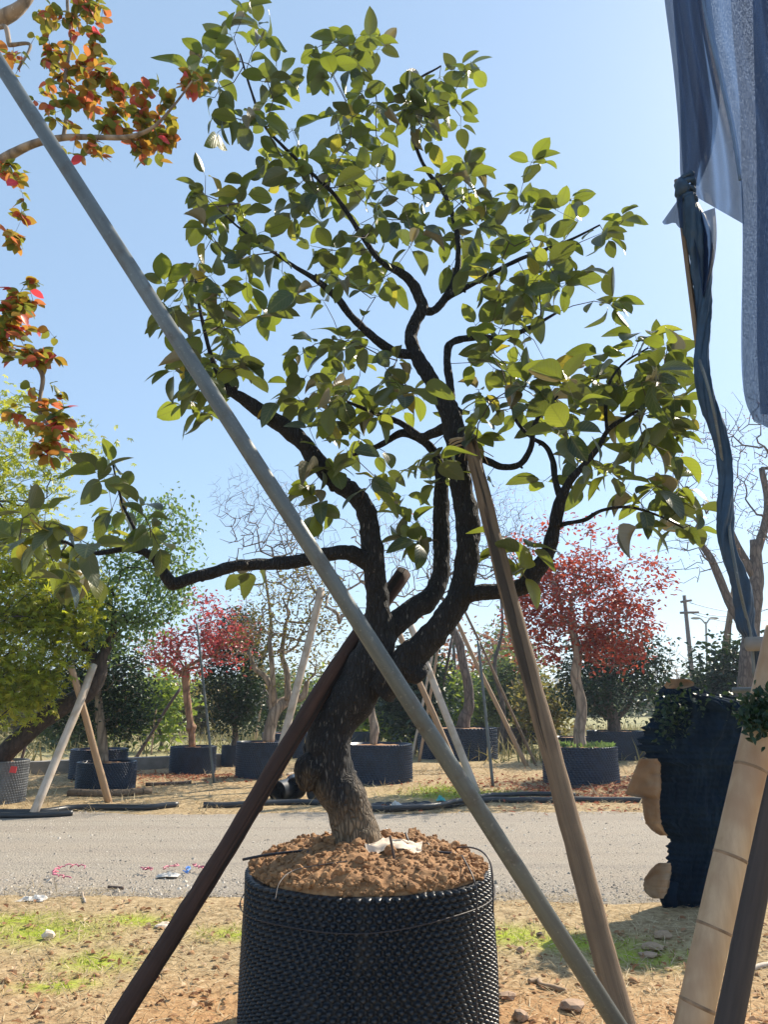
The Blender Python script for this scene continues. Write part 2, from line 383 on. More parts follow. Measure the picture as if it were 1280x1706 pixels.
for i, (x, y, z) in enumerate(V):
    if abs(x) < 8 and 2 < y < 15: buf[i, 0] = greenness(x, y)
    buf[i, 1] = max(0, min(1, 1 - abs(y - 4.1) / .95)) * (.85 if x > -1.3 else .45) if y < 6 else 0.05
    buf[i, 2] = max(0, min(1, (y - 19) / 4))
ca_.data.foreach_set('color', buf.ravel()); me.polygons.foreach_set('use_smooth', np.ones(len(me.polygons), dtype=bool))
tag(link('ground', me), 'dry straw and reddish soil ground of the nursery yard', kind='structure')

def road_mat():
    m, t, b = mat('gravel_road'); v = coords(t, 'Object'); n1 = noise_t(t, coords(t, 'Object', (.12, 1, 1)), 1.9, 5, .6); n2 = noise_t(t, v, 140, 4, .8)
    vo = N(t, 'TexVoronoi', Scale=45.0); L(t, v, vo.inputs['Vector'])
    c = ramp(t, n2, [(.25, (.24, .21, .17)), (.55, (.40, .355, .295)), (.8, (.56, .50, .42))])
    c = mixc(t, ramp(t, n1, [(.35, (0, 0, 0)), (.7, (1, 1, 1))]), c, mixc(t, n2, (.29, .245, .195), (.46, .395, .32)))
    c = mixc(t, mth(t, 'MULTIPLY', vo.outputs['Color'], .30), c, (.24, .215, .19))
    trk = noise_t(t, coords(t, 'Object', (.03, 1, 1)), 3.2, 5, .6); pat = noise_t(t, v, 2.2, 5, .65)
    c = mixc(t, ramp(t, trk, [(.48, (0, 0, 0)), (.66, (.45, .45, .45))]), c, (.24, .215, .19)); c = mixc(t, ramp(t, pat, [(.52, (0, 0, 0)), (.72, (.6, .6, .6))]), c, (.36, .31, .25))
    L(t, c, b.inputs['Base Color']); b.inputs['Roughness'].default_value = .95; b.inputs['Specular IOR Level'].default_value = .2
    bump(t, b, mth(t, 'ADD', n2, vo.outputs['Distance']), .9, .012); return m
M['road'] = road_mat()
xr = axis([(-60, -8, 2), (-8, 8, .1), (8, 60, 2)]); tv_ = np.linspace(0, 1, 60)
V = []
for k in tv_:
    for x in xr:
        y = road_near(x) - .08 + .06 * nz(x, 3, 3, 9) + k * (road_far(x) - road_near(x) + .16 + .08 * nz(x, 7, 7, 8))
        V.append((x, y, -.016 + .012 * nz(x * .3, y, 2, 1.5) + .006 * nz(x, y, 5, 5) - (.02 if k in (0, 1) else 0)))
nr = len(xr)
me = bpy.data.meshes.new('road'); me.from_pydata(V, [], [(j * nr + i, j * nr + i + 1, (j + 1) * nr + i + 1, (j + 1) * nr + i) for j in range(59) for i in range(nr - 1)])
me.materials.append(M['road']); me.polygons.foreach_set('use_smooth', np.ones(len(me.polygons), dtype=bool))
tag(link('road', me), 'grey gravel track crossing behind the large pot', kind='structure')

# ------------------------------------------------------------------ templates for leaves, blades, stones
def leaf_template(rows, cup=.3, bend=.25, petiole=.16, curl=0.0, cols=5, wave=0.0, hook=0.0, wid=1.0):
    v, uv, f = [], [], []
    ts = np.linspace(0, 1, rows)
    for i, tt in enumerate(ts):
        ww = .30 * wid * (math.sin(math.pi * tt ** .93) ** .66) * (1 - .04 * tt) if 0 < tt < 1 else 0.004
        for k in np.linspace(-1, 1, cols):
            x = ww * k; z = cup * abs(x) * 1.1 - bend * tt * tt + curl * (k * k) * ww * (1 if tt > .3 else tt / .3) + wave * math.sin(9 * tt + 3 * k) * abs(k)
            v.append((x * (1 - .35 * abs(curl)) + hook * tt * tt, tt * (1 - .12 * bend), z)); uv.append((x if abs(x) > .0005 else 0.0005, tt))
    for i in range(rows - 1):
        for k in range(cols - 1):
            a = i * cols + k; f.append((a, a + 1, a + cols + 1, a + cols))
    if petiole:
        n = len(v)
        for (x, y, z) in ((-.008, -petiole, .05), (.008, -petiole, .05), (.008, .02, 0), (-.008, .02, 0)):
            v.append((x, y, z)); uv.append((0.001, .5))
        f.append((n, n + 1, n + 2, n + 3))
    return np.array(v), f, np.array(uv)
BIG = [leaf_template(9, .30, .22, hook=.06), leaf_template(9, .15, .45, wid=1.12), leaf_template(9, .75, .15, hook=-.08, wid=.95), leaf_template(9, .25, .75, wave=.03, hook=.10), leaf_template(9, .9, .45, curl=.5), leaf_template(9, .05, .3, wave=.045, wid=1.15, hook=-.05)]
SM_V = np.array([(0, 0, 0), (-.27, .35, .08), (.27, .35, .08), (0, .5, -.02), (-.18, .72, .03), (.18, .72, .03), (0, 1, -.12)])
SM_F = [(0, 3, 1), (0, 2, 3), (1, 3, 4), (3, 2, 5), (4, 3, 6), (3, 5, 6)]
TI_V = np.array([(0, 0, 0), (-.3, .5, .1), (.3, .5, .1), (0, 1, -.1)]); TI_F = [(0, 2, 3, 1)]
_mv = [(0, 0, 0)]; _mf = []
for k, (a, l) in enumerate([(-75, .55), (-38, .85), (0, 1.0), (38, .85), (75, .55)]):
    a0 = R(a); d_ = np.array((math.sin(a0), math.cos(a0), 0)); n_ = np.array((d_[1], -d_[0], 0))
    i0 = len(_mv); p = d_ * .45 * l
    _mv += [tuple(p - n_ * .11), tuple(d_ * l + np.array((0, 0, -.1))), tuple(p + n_ * .11)]; _mf.append((0, i0, i0 + 1, i0 + 2))
MP_V = np.array(_mv); MP_F = _mf

class Skel:
    def __init__(s): s.P = []; s.par = []; s.r = []; s.ex = []
    def node(s, p, par, r=None):
        s.P.append(np.asarray(p, float)); s.par.append(par); s.r.append(r); s.ex.append(r is not None); return len(s.P) - 1
    def line(s, pts, rad, par=-1):
        ids = []
        for p, r in zip(pts, rad):
            par = s.node(p, par, r); ids.append(par)
        return ids
    def nearest(s, p): return int(np.argmin(((np.array(s.P) - p) ** 2).sum(1)))
    def attract(s, pts, rng, step=.12, jit=.02, sag=.0, lo=0, avoid=0.0):
        """connect each point to the nearest part of the tree by a slightly crooked twig; returns tip ids"""
        pts = np.asarray(pts, float)
        A = np.array(s.P); dmin = np.array([np.sqrt(((A - p) ** 2).sum(1)).min() for p in pts])
        tips = []
        buf = np.empty((len(s.P) + len(pts) * 60, 3)); n0 = len(s.P); buf[:n0] = A; nn = n0
        for i in np.argsort(dmin):
            p = pts[i]; dd = np.sqrt(((buf[lo:nn] - p) ** 2).sum(1))
            if avoid: dd = dd + avoid * np.maximum(0, buf[lo:nn, 2] - p[2])
            j = int(np.argmin(dd)) + lo; q = buf[j]; Ld = np.linalg.norm(p - q)
            k = max(1, min(40, int(round(Ld / step)))); par = j
            side = rng.normal(0, 1, 3) * Ld * .10
            for a in range(1, k + 1):
                tt = a / k
                c = q * (1 - tt) + p * tt + side * math.sin(math.pi * tt) + (rng.normal(0, jit, 3) if a < k else 0)
                c[2] += sag * math.sin(math.pi * tt) * Ld
                par = s.node(c, par); buf[nn] = c; nn += 1
            tips.append(par)
        return tips
    def radii(s, rt, ex=.5, rmax=9):
        n = len(s.P); cnt = np.zeros(n); kids = np.zeros(n, int)
        for i in range(n):
            if s.par[i] >= 0: kids[s.par[i]] += 1
        cnt[kids == 0] = 1
        for i in range(n - 1, -1, -1):
            if s.par[i] >= 0: cnt[s.par[i]] += cnt[i]
        s.cnt = cnt
        for i in range(n):
            if not s.ex[i]:
                r = min(rmax, rt * cnt[i] ** ex); p = s.par[i]
                if p >= 0 and s.r[p] is not None: r = min(r, s.r[p] * .92)
                s.r[i] = r
    def emit(s, mb, sides=5, only_new=True, thick_sides=None):
        n = len(s.P); ch = [[] for _ in range(n)]
        for i in range(n):
            if s.par[i] >= 0: ch[s.par[i]].append(i)
        for i in range(n):
            if only_new and s.ex[i]: continue
            p = s.par[i]
            if p >= 0 and not (only_new and s.ex[p]):
                main = max(ch[p], key=lambda c: s.cnt[c])
                if main == i: continue
            c = [p, i] if p >= 0 else [i]; j = i
            while ch[j]:
                j = max(ch[j], key=lambda c_: s.cnt[c_])
                if only_new and s.ex[j]: break
                c.append(j)
            if len(c) < 2: continue
            pts = np.array([s.P[k] for k in c]); rr = np.array([s.r[k] for k in c]); rr[0] = rr[1] if p >= 0 else rr[0]
            rr = np.maximum(rr, .0006); rr[-1] *= .6
            sd_ = sides if rr.max() < .02 or thick_sides is None else thick_sides
            tube(mb, pts, rr, sd_, cap=False)
    def dirs(s, ids):
        return unit(np.array([s.P[i] - s.P[s.par[i]] for i in ids]))

def limb(px_pts, wmul=1.0, n=5):
    """(px, py, width_px, depth) rows -> 3-D points, radii"""
    q = spline(np.array(px_pts, float), n)
    P = np.array([at(a, b, d) for a, b, w_, d in q]); r = np.array([m_px(w_, p) * .5 * wmul for (a, b, w_, d), p in zip(q, P)])
    return P, np.maximum(r, .0015)

# ------------------------------------------------------------------ pots
def pot_mesh(name, r, h, m, cols, rows, sub, amp, thick=.02, rough=0.0):
    """dimpled air-pot wall: a sheet of staggered cones rolled into a ring, with an inner face"""
    mb = MB(); nc, nr_ = cols * sub, rows * sub; cw, ch_ = 2 * math.pi * r / cols, h / rows; br = .56 * math.hypot(cw * .37, ch_)
    v = []; f = []
    for j in range(nr_ + 1):
        z = h * j / nr_; cv = j / sub; row = math.floor(cv); fv = cv - row - .5
        for i in range(nc):
            cu = i / sub + row * .37; fu = cu - math.floor(cu) - .5
            q = max(0.0, 1 - math.hypot(fu * cw, fv * ch_) / br); b = min(1.0, q * 1.7) ** .8
            a = 2 * math.pi * i / nc
            rr = r + amp * b + rough * nz(math.cos(a), math.sin(a), z, 2.2)
            v.append((rr * math.cos(a), rr * math.sin(a), z + (rough * .4 * nz(math.cos(a), math.sin(a), 3, 3) if j == nr_ else 0)))
    for j in range(nr_):
        for i in range(nc):
            i2 = (i + 1) % nc; f.append((j * nc + i, j * nc + i2, (j + 1) * nc + i2, (j + 1) * nc + i))
    n0 = len(v); st = max(1, sub)
    k = nc
    for i in range(k):
        a = 2 * math.pi * i / k; v.append(((r - thick) * math.cos(a), (r - thick) * math.sin(a), h))
    for i in range(k):
        a = 2 * math.pi * i / k; v.append(((r - thick) * math.cos(a), (r - thick) * math.sin(a), h * .5))
    t0 = nr_ * nc
    for i in range(k):
        i2 = (i + 1) % k
        f.append((t0 + i, t0 + i2, n0 + i2, n0 + i)); f.append((n0 + i, n0 + i2, n0 + k + i2, n0 + k + i))
    mb.add(v, f); return mb.mesh(name, m)

D0 = 3.92
pc = at(614, 1450, D0)          # axis of the foremost pot
POT_R, POT_H = .580, .72
POTX, POTY = float(pc[0]), D0
pot = thing('plant_pot', 'large black dimpled plastic pot heaped with red soil in the foreground', 'plant pot', (POTX, POTY, 0), 'black dimpled nursery pots')
wall = link('pot_wall', pot_mesh('pot_wall', POT_R, POT_H, M['pot'], 90, 30, 7, .026, .02, .022), pot)
def soil_top(x, y):
    r_ = math.hypot(x, y)
    n_ = mnoise.voronoi((x * 13, y * 13, 1.0))[0]
    cl = (.55 - n_[0]) * .030 + .022 * nz(x, y, 0, 9) + .010 * nz(x, y, 3, 31)
    dome = .015 + .12 * max(0, 1 - (r_ / POT_R) ** 2.6) + .02 * nz(x, y, 9, 3)
    return POT_H - .012 + dome + cl + (.035 if x > .15 and y < .5 else 0) * max(0, min(1, (r_ - .25) * 3)) * max(0, 1 - r_ / POT_R * .9)
v = [(0, 0, soil_top(0, 0))]; f = []
nr_, na = 95, 260
for j in range(1, nr_ + 1):
    for i in range(na):
        a = 2 * math.pi * i / na; rr = (POT_R - .012) * j / nr_
        v.append((rr * math.cos(a), rr * math.sin(a), soil_top(rr * math.cos(a), rr * math.sin(a)) - (.05 if j == nr_ else 0)))
for i in range(na): f.append((0, 1 + i, 1 + (i + 1) % na))
for j in range(nr_ - 1):
    for i in range(na):
        i2 = (i + 1) % na; f.append((1 + j * na + i, 1 + (j + 1) * na + i, 1 + (j + 1) * na + i2, 1 + j * na + i2))
mb = MB(); mb.add(v, f); sl = mb.mesh('soil', M['soil']); so = link('soil', sl, pot)
ICO = None
def ico():
    g = (1 + 5 ** .5) / 2
    v = unit(np.array([(-1, g, 0), (1, g, 0), (-1, -g, 0), (1, -g, 0), (0, -1, g), (0, 1, g), (0, -1, -g), (0, 1, -g), (g, 0, -1), (g, 0, 1), (-g, 0, -1), (-g, 0, 1)]))
    f = [(0, 11, 5), (0, 5, 1), (0, 1, 7), (0, 7, 10), (0, 10, 11), (1, 5, 9), (5, 11, 4), (11, 10, 2), (10, 7, 6), (7, 1, 8), (3, 9, 4), (3, 4, 2), (3, 2, 6), (3, 6, 8), (3, 8, 9), (4, 9, 5), (2, 4, 11), (6, 2, 10), (8, 6, 7), (9, 8, 1)]
    return v, f
IV, IF = ico()
def ico2():
    v = [tuple(x) for x in IV]; f = []; c = {}
    def mid(a, b):
        k = (min(a, b), max(a, b))
        if k not in c:
            m = unit(np.array(v[a]) + np.array(v[b])); v.append(tuple(m)); c[k] = len(v) - 1
        return c[k]
    for a, b, d in IF:
        x, y, z = mid(a, b), mid(b, d), mid(d, a); f += [(a, x, z), (b, y, x), (d, z, y), (x, y, z)]
    return np.array(v), f
I2V, I2F = ico2()
def rocks(mb, P, size, rng, squash=.7, V0=None, F0=None):
    V0 = IV if V0 is None else V0; F0 = IF if F0 is None else F0
    for p, s_ in zip(P, size):
        q = V0 * (1 + rng.normal(0, .16, (len(V0), 1))) * np.array((1, rng.uniform(.7, 1.1), squash * rng.uniform(.8, 1.2))) * s_
        a = rng.uniform(0, 6.28); c, s2 = math.cos(a), math.sin(a)
        mb.add(np.c_[q[:, 0] * c - q[:, 1] * s2, q[:, 0] * s2 + q[:, 1] * c, q[:, 2]] + p, F0)
mb = MB(); P = []; Sz = []
for k in range(2800):
    a = rng.uniform(0, 6.283); rr = POT_R * .985 * math.sqrt(rng.uniform(.03, 1)) if k % 3 else POT_R * rng.uniform(.9, .985); x, y = rr * math.cos(a), rr * math.sin(a)
    s_ = min(.034, .0062 * rng.lognormal(0, .6)); P.append((x, y, soil_top(x, y) + s_ * .25)); Sz.append(s_)
rocks(mb, P, Sz, rng, .8, I2V, I2F)
cl = link('soil_clods', mb.mesh('soil_clods', M['soil'], smooth=False), so); cl['kind'] = 'stuff'

a_ = np.linspace(0, 2 * math.pi, 120); mb = MB(); tube(mb, np.c_[(POT_R + .029) * np.cos(a_), (POT_R + .029) * np.sin(a_), .615 + .03 * np.cos(a_ - .5) + .006 * np.sin(5 * a_)], .0028, 6, False)
link('cord', mb.mesh('cord', M['wire']), pot)
# ------------------------------------------------------------------ the foremost tree
TREE = np.array((POTX - .02, POTY, POT_H + .08))
tree = thing('persimmon_tree', 'large crooked tree with black bark and broad olive leaves in the foremost pot', 'tree', TREE)
sk = Skel()
LIMBS = {
 'trunk': [(603, 1445, 98, 3.92), (600, 1418, 84, 3.92), (594, 1385, 78, 3.92), (577, 1340, 75, 3.92), (556, 1300, 78, 3.92), (546, 1265, 80, 3.92), (548, 1232, 74, 3.92), (563, 1196, 72, 3.92), (588, 1160, 74, 3.92), (612, 1122, 76, 3.92), (628, 1084, 68, 3.92), (633, 1045, 50, 3.9), (630, 1010, 38, 3.88)],
 'A': [(634, 1050, 50, 3.9), (630, 1010, 40, 3.88), (627, 975, 37, 3.86), (622, 930, 37, 3.85), (617, 885, 34, 3.84), (607, 845, 32, 3.82), (588, 820, 31, 3.8), (556, 800, 30, 3.78), (528, 768, 30, 3.75), (505, 738, 29, 3.72), (472, 710, 28, 3.68), (436, 686, 25, 3.64), (404, 664, 19, 3.6), (380, 648, 14, 3.56), (360, 615, 9, 3.5), (345, 570, 7, 3.45), (330, 500, 5, 3.4), (325, 455, 3, 3.36)],
 'B': [(618, 1085, 54, 3.95), (648, 1048, 44, 3.98), (682, 1020, 38, 4.02), (714, 998, 36, 4.08), (733, 965, 30, 4.14), (736, 925, 28, 4.18), (735, 880, 28, 4.2), (735, 838, 28, 4.22), (736, 800, 22, 4.25), (732, 772, 17, 4.28), (718, 746, 15, 4.3), (694, 728, 14, 4.32), (668, 722, 13, 4.36), (640, 738, 10, 4.4), (614, 750, 8, 4.45), (588, 758, 5, 4.5)],
 'C': [(632, 1150, 56, 3.86), (660, 1118, 52, 3.8), (690, 1088, 48, 3.76), (722, 1057, 45, 3.72), (752, 1018, 43, 3.7), (771, 978, 40, 3.7), (780, 928, 40, 3.7), (779, 869, 40, 3.7), (769, 810, 36, 3.7), (762, 755, 33, 3.7), (754, 700, 36, 3.72), (738, 664, 31, 3.74), (716, 629, 26, 3.76), (698, 599, 24, 3.78), (685, 567, 22, 3.8), (690, 540, 21, 3.82), (704, 515, 20, 3.82), (698, 493, 18, 3.82), (687, 472, 17, 3.8), (668, 455, 14, 3.78), (634, 435, 10, 3.74), (610, 403, 9, 3.7), (582, 360, 8, 3.66), (555, 322, 7, 3.62), (510, 280, 6, 3.58), (470, 242, 5.5, 3.52), (440, 208, 5, 3.48), (418, 150, 4, 3.44), (400, 90, 3, 3.4)],
 'C1': [(704, 517, 17, 3.82), (722, 518, 14, 3.86), (740, 499, 13, 3.9), (757, 468, 11, 3.95), (764, 430, 10, 4.0), (760, 380, 9, 4.04), (742, 325, 8, 4.08), (712, 285, 7, 4.1), (692, 240, 6, 4.12), (685, 190, 5, 4.14), (690, 140, 4, 4.16), (735, 110, 3, 4.18)],
 'C2': [(742, 498, 10, 3.9), (775, 480, 9, 3.82), (812, 460, 8, 3.74), (855, 437, 7, 3.66), (905, 417, 6, 3.6), (950, 400, 5, 3.54), (1000, 375, 3, 3.5)],
 'C3': [(752, 672, 16, 3.78), (750, 640, 14, 3.86), (745, 600, 13, 3.96), (752, 572, 12, 4.04), (790, 562, 11, 4.12), (840, 562, 9, 4.2), (885, 545, 7, 4.28), (930, 520, 4, 4.34)],
 'C4': [(690, 590, 18, 3.8), (664, 588, 16, 3.74), (638, 574, 15, 3.68), (612, 553, 14, 3.62), (586, 527, 13, 3.56), (563, 498, 12, 3.5), (528, 467, 10, 3.44), (492, 445, 7, 3.38), (455, 420, 5, 3.32), (405, 385, 4, 3.26), (365, 350, 3, 3.2)],
 'C5': [(745, 712, 20, 3.78), (722, 722, 16, 3.9), (700, 727, 13, 4.0), (668, 705, 10, 4.1), (630, 690, 8, 4.2), (580, 670, 5, 4.3)],
 'D': [(768, 995, 26, 3.7), (800, 987, 27, 3.66), (840, 984, 27, 3.6), (873, 975, 28, 3.55), (897, 948, 28, 3.5), (914, 918, 25, 3.46), (924, 880, 21, 3.42), (934, 835, 19, 3.38), (948, 805, 14, 3.34), (970, 778, 11, 3.3), (998, 745, 9, 3.26), (1015, 715, 8, 3.22), (1045, 695, 6, 3.18), (1090, 668, 4, 3.14), (1125, 640, 3, 3.1)],
 'D1': [(936, 832, 14, 3.38), (926, 800, 11, 3.42), (921, 765, 10, 3.48), (908, 742, 8, 3.54), (885, 728, 6, 3.6), (860, 700, 5, 3.66), (850, 660, 3, 3.7)],
 'D2': [(925, 880, 9, 3.42), (945, 872, 8, 3.38), (975, 866, 7, 3.34), (1005, 850, 6, 3.3), (1050, 845, 5, 3.26), (1100, 860, 4, 3.22), (1140, 880, 3, 3.18)],
 'D3': [(1012, 722, 6, 3.22), (1010, 680, 6, 3.28), (1015, 640, 5, 3.34), (1040, 605, 4, 3.4), (1080, 580, 3, 3.44)],
 'E': [(775, 760, 14, 3.7), (805, 765, 12, 3.64), (838, 778, 12, 3.58), (868, 772, 11, 3.54), (885, 745, 10, 3.52), (890, 712, 8, 3.5), (905, 685, 6, 3.48), (930, 660, 4, 3.46)],
 'F': [(626, 950, 34, 3.84), (606, 932, 28, 3.78), (580, 921, 25, 3.72), (545, 923, 24, 3.66), (500, 934, 22, 3.58), (450, 940, 20, 3.5), (400, 942, 19, 3.42), (350, 955, 20, 3.34), (312, 965, 21, 3.28), (288, 972, 22, 3.24), (270, 950, 17, 3.2), (256, 930, 15, 3.17), (236, 918, 14, 3.13), (208, 914, 12, 3.08), (175, 920, 9, 3.03), (145, 920, 7, 2.98), (105, 902, 5, 2.92), (65, 898, 4, 2.86)],
 'F1': [(240, 918, 7, 3.14), (226, 885, 6, 3.15), (206, 845, 5, 3.16), (195, 805, 4, 3.17), (188, 775, 3, 3.18)],
}
PAR = {'A': 'trunk', 'B': 'trunk', 'C': 'trunk', 'C1': 'C', 'C2': 'C1', 'C3': 'C', 'C4': 'C', 'C5': 'C', 'D': 'C', 'D1': 'D', 'D2': 'D', 'D3': 'D', 'E': 'C', 'F': 'A', 'F1': 'F'}
for k_ in LIMBS: LIMBS[k_] = [(a, b, c_, 3.92 + (d_ - 3.92) * .55) for a, b, c_, d_ in LIMBS[k_]]
MAINL = {}; kr = np.random.default_rng(3)
for nm, rows in LIMBS.items():
    P, r_ = limb(rows, 1.0, 6)
    par = -1 if nm == 'trunk' else sk.nearest(P[0])
    sk.line(P, r_, par)
    mb = MB(); big = r_.max() > .03
    Pf, rf = limb(rows, 1.0, 14 if big else 7)
    tube(mb, Pf, rf, 40 if nm == 'trunk' else (28 if big else 12), True, .17 if big else .24, 7 if nm == 'trunk' else 15)
    for q_ in range(9 if big else 3):     # knots and pruning stubs
        j_ = int(kr.integers(len(Pf) * .12, len(Pf) - 2)); u_ = unit(kr.normal(0, 1, 3)); rr_ = rf[j_]
        if q_ % 3 == 0 and nm != 'trunk': tube(mb, [Pf[j_], Pf[j_] + u_ * rr_ * 1.35, Pf[j_] + u_ * rr_ * 1.7], [rr_ * .5, rr_ * .42, rr_ * .3], 10, True, .3, 30)
        else: mb.add(I2V * rr_ * kr.uniform(.35, .6) * (1 + kr.normal(0, .12, (len(I2V), 1))) + Pf[j_] + u_ * rr_ * .72, I2F)
    if nm == 'trunk':   # burl on the left of the bend, swelling under the bark
        q = at(516, 1284, 3.88); vv = I2V * np.array((.075, .075, .10)); vv = vv * (1 + .25 * np.array([[nz(*(p * 20))] for p in vv])); mb.add(vv + q, I2F)
    if nm == 'C':
        tube(mb, spline([at(664, 1105, 3.86), at(684, 1113, 3.84), at(700, 1124, 3.82), at(707, 1130, 3.82)], 5), np.interp(np.arange(16), [0, 8, 13, 15], [.07, .062, .05, .02]), 20, True, .22, 14)
    MAINL[nm] = mb.build('trunk' if nm == 'trunk' else 'branch', M['bark'], tree)
CLUST = [(400, 50, 55, 42, 7), (360, 125, 55, 55, 8), (395, 200, 45, 40, 5), (470, 150, 55, 75, 8), (545, 120, 55, 55, 8), (630, 85, 55, 35, 7), (640, 180, 75, 75, 13),
 (745, 170, 50, 85, 11), (775, 110, 22, 22, 2), (560, 230, 75, 65, 11), (345, 305, 35, 28, 3), (370, 370, 48, 45, 7), (450, 330, 65, 75, 12), (430, 430, 55, 45, 7), (550, 350, 85, 75, 14),
 (660, 310, 85, 75, 14), (780, 310, 60, 50, 11), (900, 275, 25, 22, 2), (860, 350, 70, 50, 10), (945, 350, 35, 30, 3), (1015, 380, 35, 42, 4), (940, 430, 70, 60, 11), (1020, 505, 22, 22, 3),
 (850, 440, 75, 65, 13), (750, 420, 75, 65, 9), (620, 450, 60, 50, 6), (880, 510, 75, 45, 11), (540, 480, 55, 45, 5), (325, 462, 55, 28, 5), (310, 540, 45, 38, 6), (390, 540, 65, 48, 11),
 (300, 640, 45, 45, 7), (335, 690, 25, 22, 3), (400, 590, 55, 45, 9), (530, 580, 55, 55, 7), (600, 620, 75, 55, 10), (500, 670, 55, 35, 6), (640, 690, 105, 55, 15), (560, 740, 60, 45, 9),
 (700, 770, 55, 48, 9), (530, 830, 38, 35, 4), (640, 830, 40, 55, 6), (690, 870, 45, 35, 6), (800, 560, 65, 45, 6), (850, 640, 85, 55, 14), (800, 690, 50, 45, 8), (960, 640, 85, 55, 13),
 (1060, 600, 65, 42, 12), (1115, 630, 38, 55, 8), (1080, 690, 60, 55, 10), (1105, 740, 42, 40, 6), (980, 700, 70, 45, 8), (818, 800, 16, 20, 1), (1000, 795, 50, 50, 7), (1080, 845, 60, 38, 8),
 (1140, 850, 28, 60, 8), (915, 790, 14, 20, 1), (175, 785, 30, 22, 4), (225, 850, 45, 45, 6), (70, 875, 60, 40, 7), (140, 935, 70, 38, 10), (255, 905, 35, 20, 3), (30, 910, 28, 25, 3),
 (870, 925, 45, 45, 5), (412, 955, 8, 8, 1)]
def near_depth(x, y):
    A = np.array([(*p, i) for i, p in enumerate(sk.P)])
    return A
A = np.array(sk.P)
zz = A[:, 1] * CP + (A[:, 2] - CAM_H) * SP
apx = CX + F_PX * A[:, 0] / zz; apy = CY - F_PX * (-(A[:, 1]) * SP + (A[:, 2] - CAM_H) * CP) / zz
lr = np.random.default_rng(21); pts = []
for cx_, cy_, rx, ry, n in CLUST:
    for k in range(n):
        a = lr.uniform(0, 6.283); q = math.sqrt(lr.uniform(0, 1)); px, py = cx_ + rx * q * math.cos(a), cy_ + ry * q * math.sin(a)
        w_ = 1 / ((apx - px) ** 2 + (apy - py) ** 2 + 400); dl = (w_ * A[:, 1]).sum() / w_.sum()
        near_ = A[np.argmin((apx - px) ** 2 + (apy - py) ** 2), 1]
        sp = .14 + .0032 * min(rx, 90)
        pts.append(at(px, py, .5 * dl + .5 * near_ + lr.normal(0, sp)))
n_ex = len(sk.P)
tips = sk.attract(pts, lr, .10, .008, .04)
sk.radii(.0022, .42, .012)
mb = MB(); sk.emit(mb, 5)
tw = mb.build('twigs', M['twig'], tree); tw['kind'] = 'stuff'
LV = []
for ti in tips:
    chain = []; j = ti
    while j >= n_ex and len(chain) < 4: chain.append(j); j = sk.par[j]
    tdir = unit(sk.P[ti] - sk.P[sk.par[ti]])
    k = lr.integers(2, 5)
    a0 = lr.uniform(0, 6.28)
    for q in range(k + min(1, len(chain) - 1)):
        base = sk.P[ti] if q < k else sk.P[chain[min(len(chain) - 1, q - k + 1)]]
        ang = a0 + q * 2.4
        out_ = np.array((math.cos(ang), math.sin(ang) * .8, 0))
        d_ = unit(.55 * tdir + .85 * out_ + np.array((0, 0, lr.normal(-.10, .48))))
        up = np.array((0, 0, 1.0)) + lr.normal(0, .45, 3)
        LV.append((base, d_, up, (.082 + .106 * lr.beta(1.8, 2.0)) * (1.0 if q < k else .85)))
order = sorted(range(len(LV)), key=lambda i: -LV[i][3] / zc(LV[i][0]))
big300 = set(order[:300])
LM = []
for k, (tv, tf, tu) in enumerate(BIG):
    mb = MB(); mb.add(tv, tf, tu); LM.append(mb.mesh('leaf', M['leaf_dry'] if k == 4 else M['leaf']))
from mathutils import Matrix
TINV = Matrix.Translation(Vector(-TREE))
def add_leaf(parent, me, p, d, up, s_, origin):
    d = unit(d); x = unit(np.cross(d, up)); z = np.cross(x, d)
    o = bpy.data.objects.new('leaf', me); COL.objects.link(o); o.parent = parent
    mm = Matrix(((x[0] * s_, d[0] * s_, z[0] * s_, p[0] - origin[0]), (x[1] * s_, d[1] * s_, z[1] * s_, p[1] - origin[1]), (x[2] * s_, d[2] * s_, z[2] * s_, p[2] - origin[2]), (0, 0, 0, 1)))
    o.matrix_local = mm
    return o
rest = [MB() for _ in BIG]; bins = [[] for _ in BIG]
for i, (p, d_, up, s_) in enumerate(LV):
    k = int(lr.choice(6, p=[.27, .24, .18, .15, .04, .12]))
    p = p + d_ * s_ * .16
    if i in big300: add_leaf(tree, LM[k], p, d_, up, s_, TREE)
    else: bins[k].append((p, d_, up, s_))
for mname, ks in (('leaf', (0, 1, 2, 3, 5)), ('leaf_dry', (4,))):
    mb = MB()
    for k in ks:
        b_ = bins[k]
        if b_: scatter(mb, [x[0] for x in b_], [x[1] for x in b_], [x[2] for x in b_], [x[3] for x in b_], *BIG[k])
    if mb.n: o = mb.build('foliage', M[mname], tree); o['kind'] = 'stuff'
print('main leaves', len(LV))
# rope lashing at the top of the prop
mb = MB(); c = at(768, 745, 3.80)
for k in range(5):
    a = np.linspace(0, 2 * math.pi, 26)
    tube(mb, np.c_[c[0] + .075 * np.cos(a) + .012, c[1] - .02 + .085 * np.sin(a), c[2] - .02 + .010 * k + .012 * np.cos(a + k)], .006, 6, False)
for k in range(7):
    p0 = at(786, 742, 3.66); tube(mb, spline([p0, p0 + (.02 * k - .05, -.01, -.04), p0 + (.03 * k - .07, -.02, -.07 - .02 * (k % 3))], 3), .0025, 4)
rope = mb.build('rope_lashing', M['rope'], None, origin=c); tag(rope, 'frayed straw rope tying the grey post to the black trunk', 'rope')

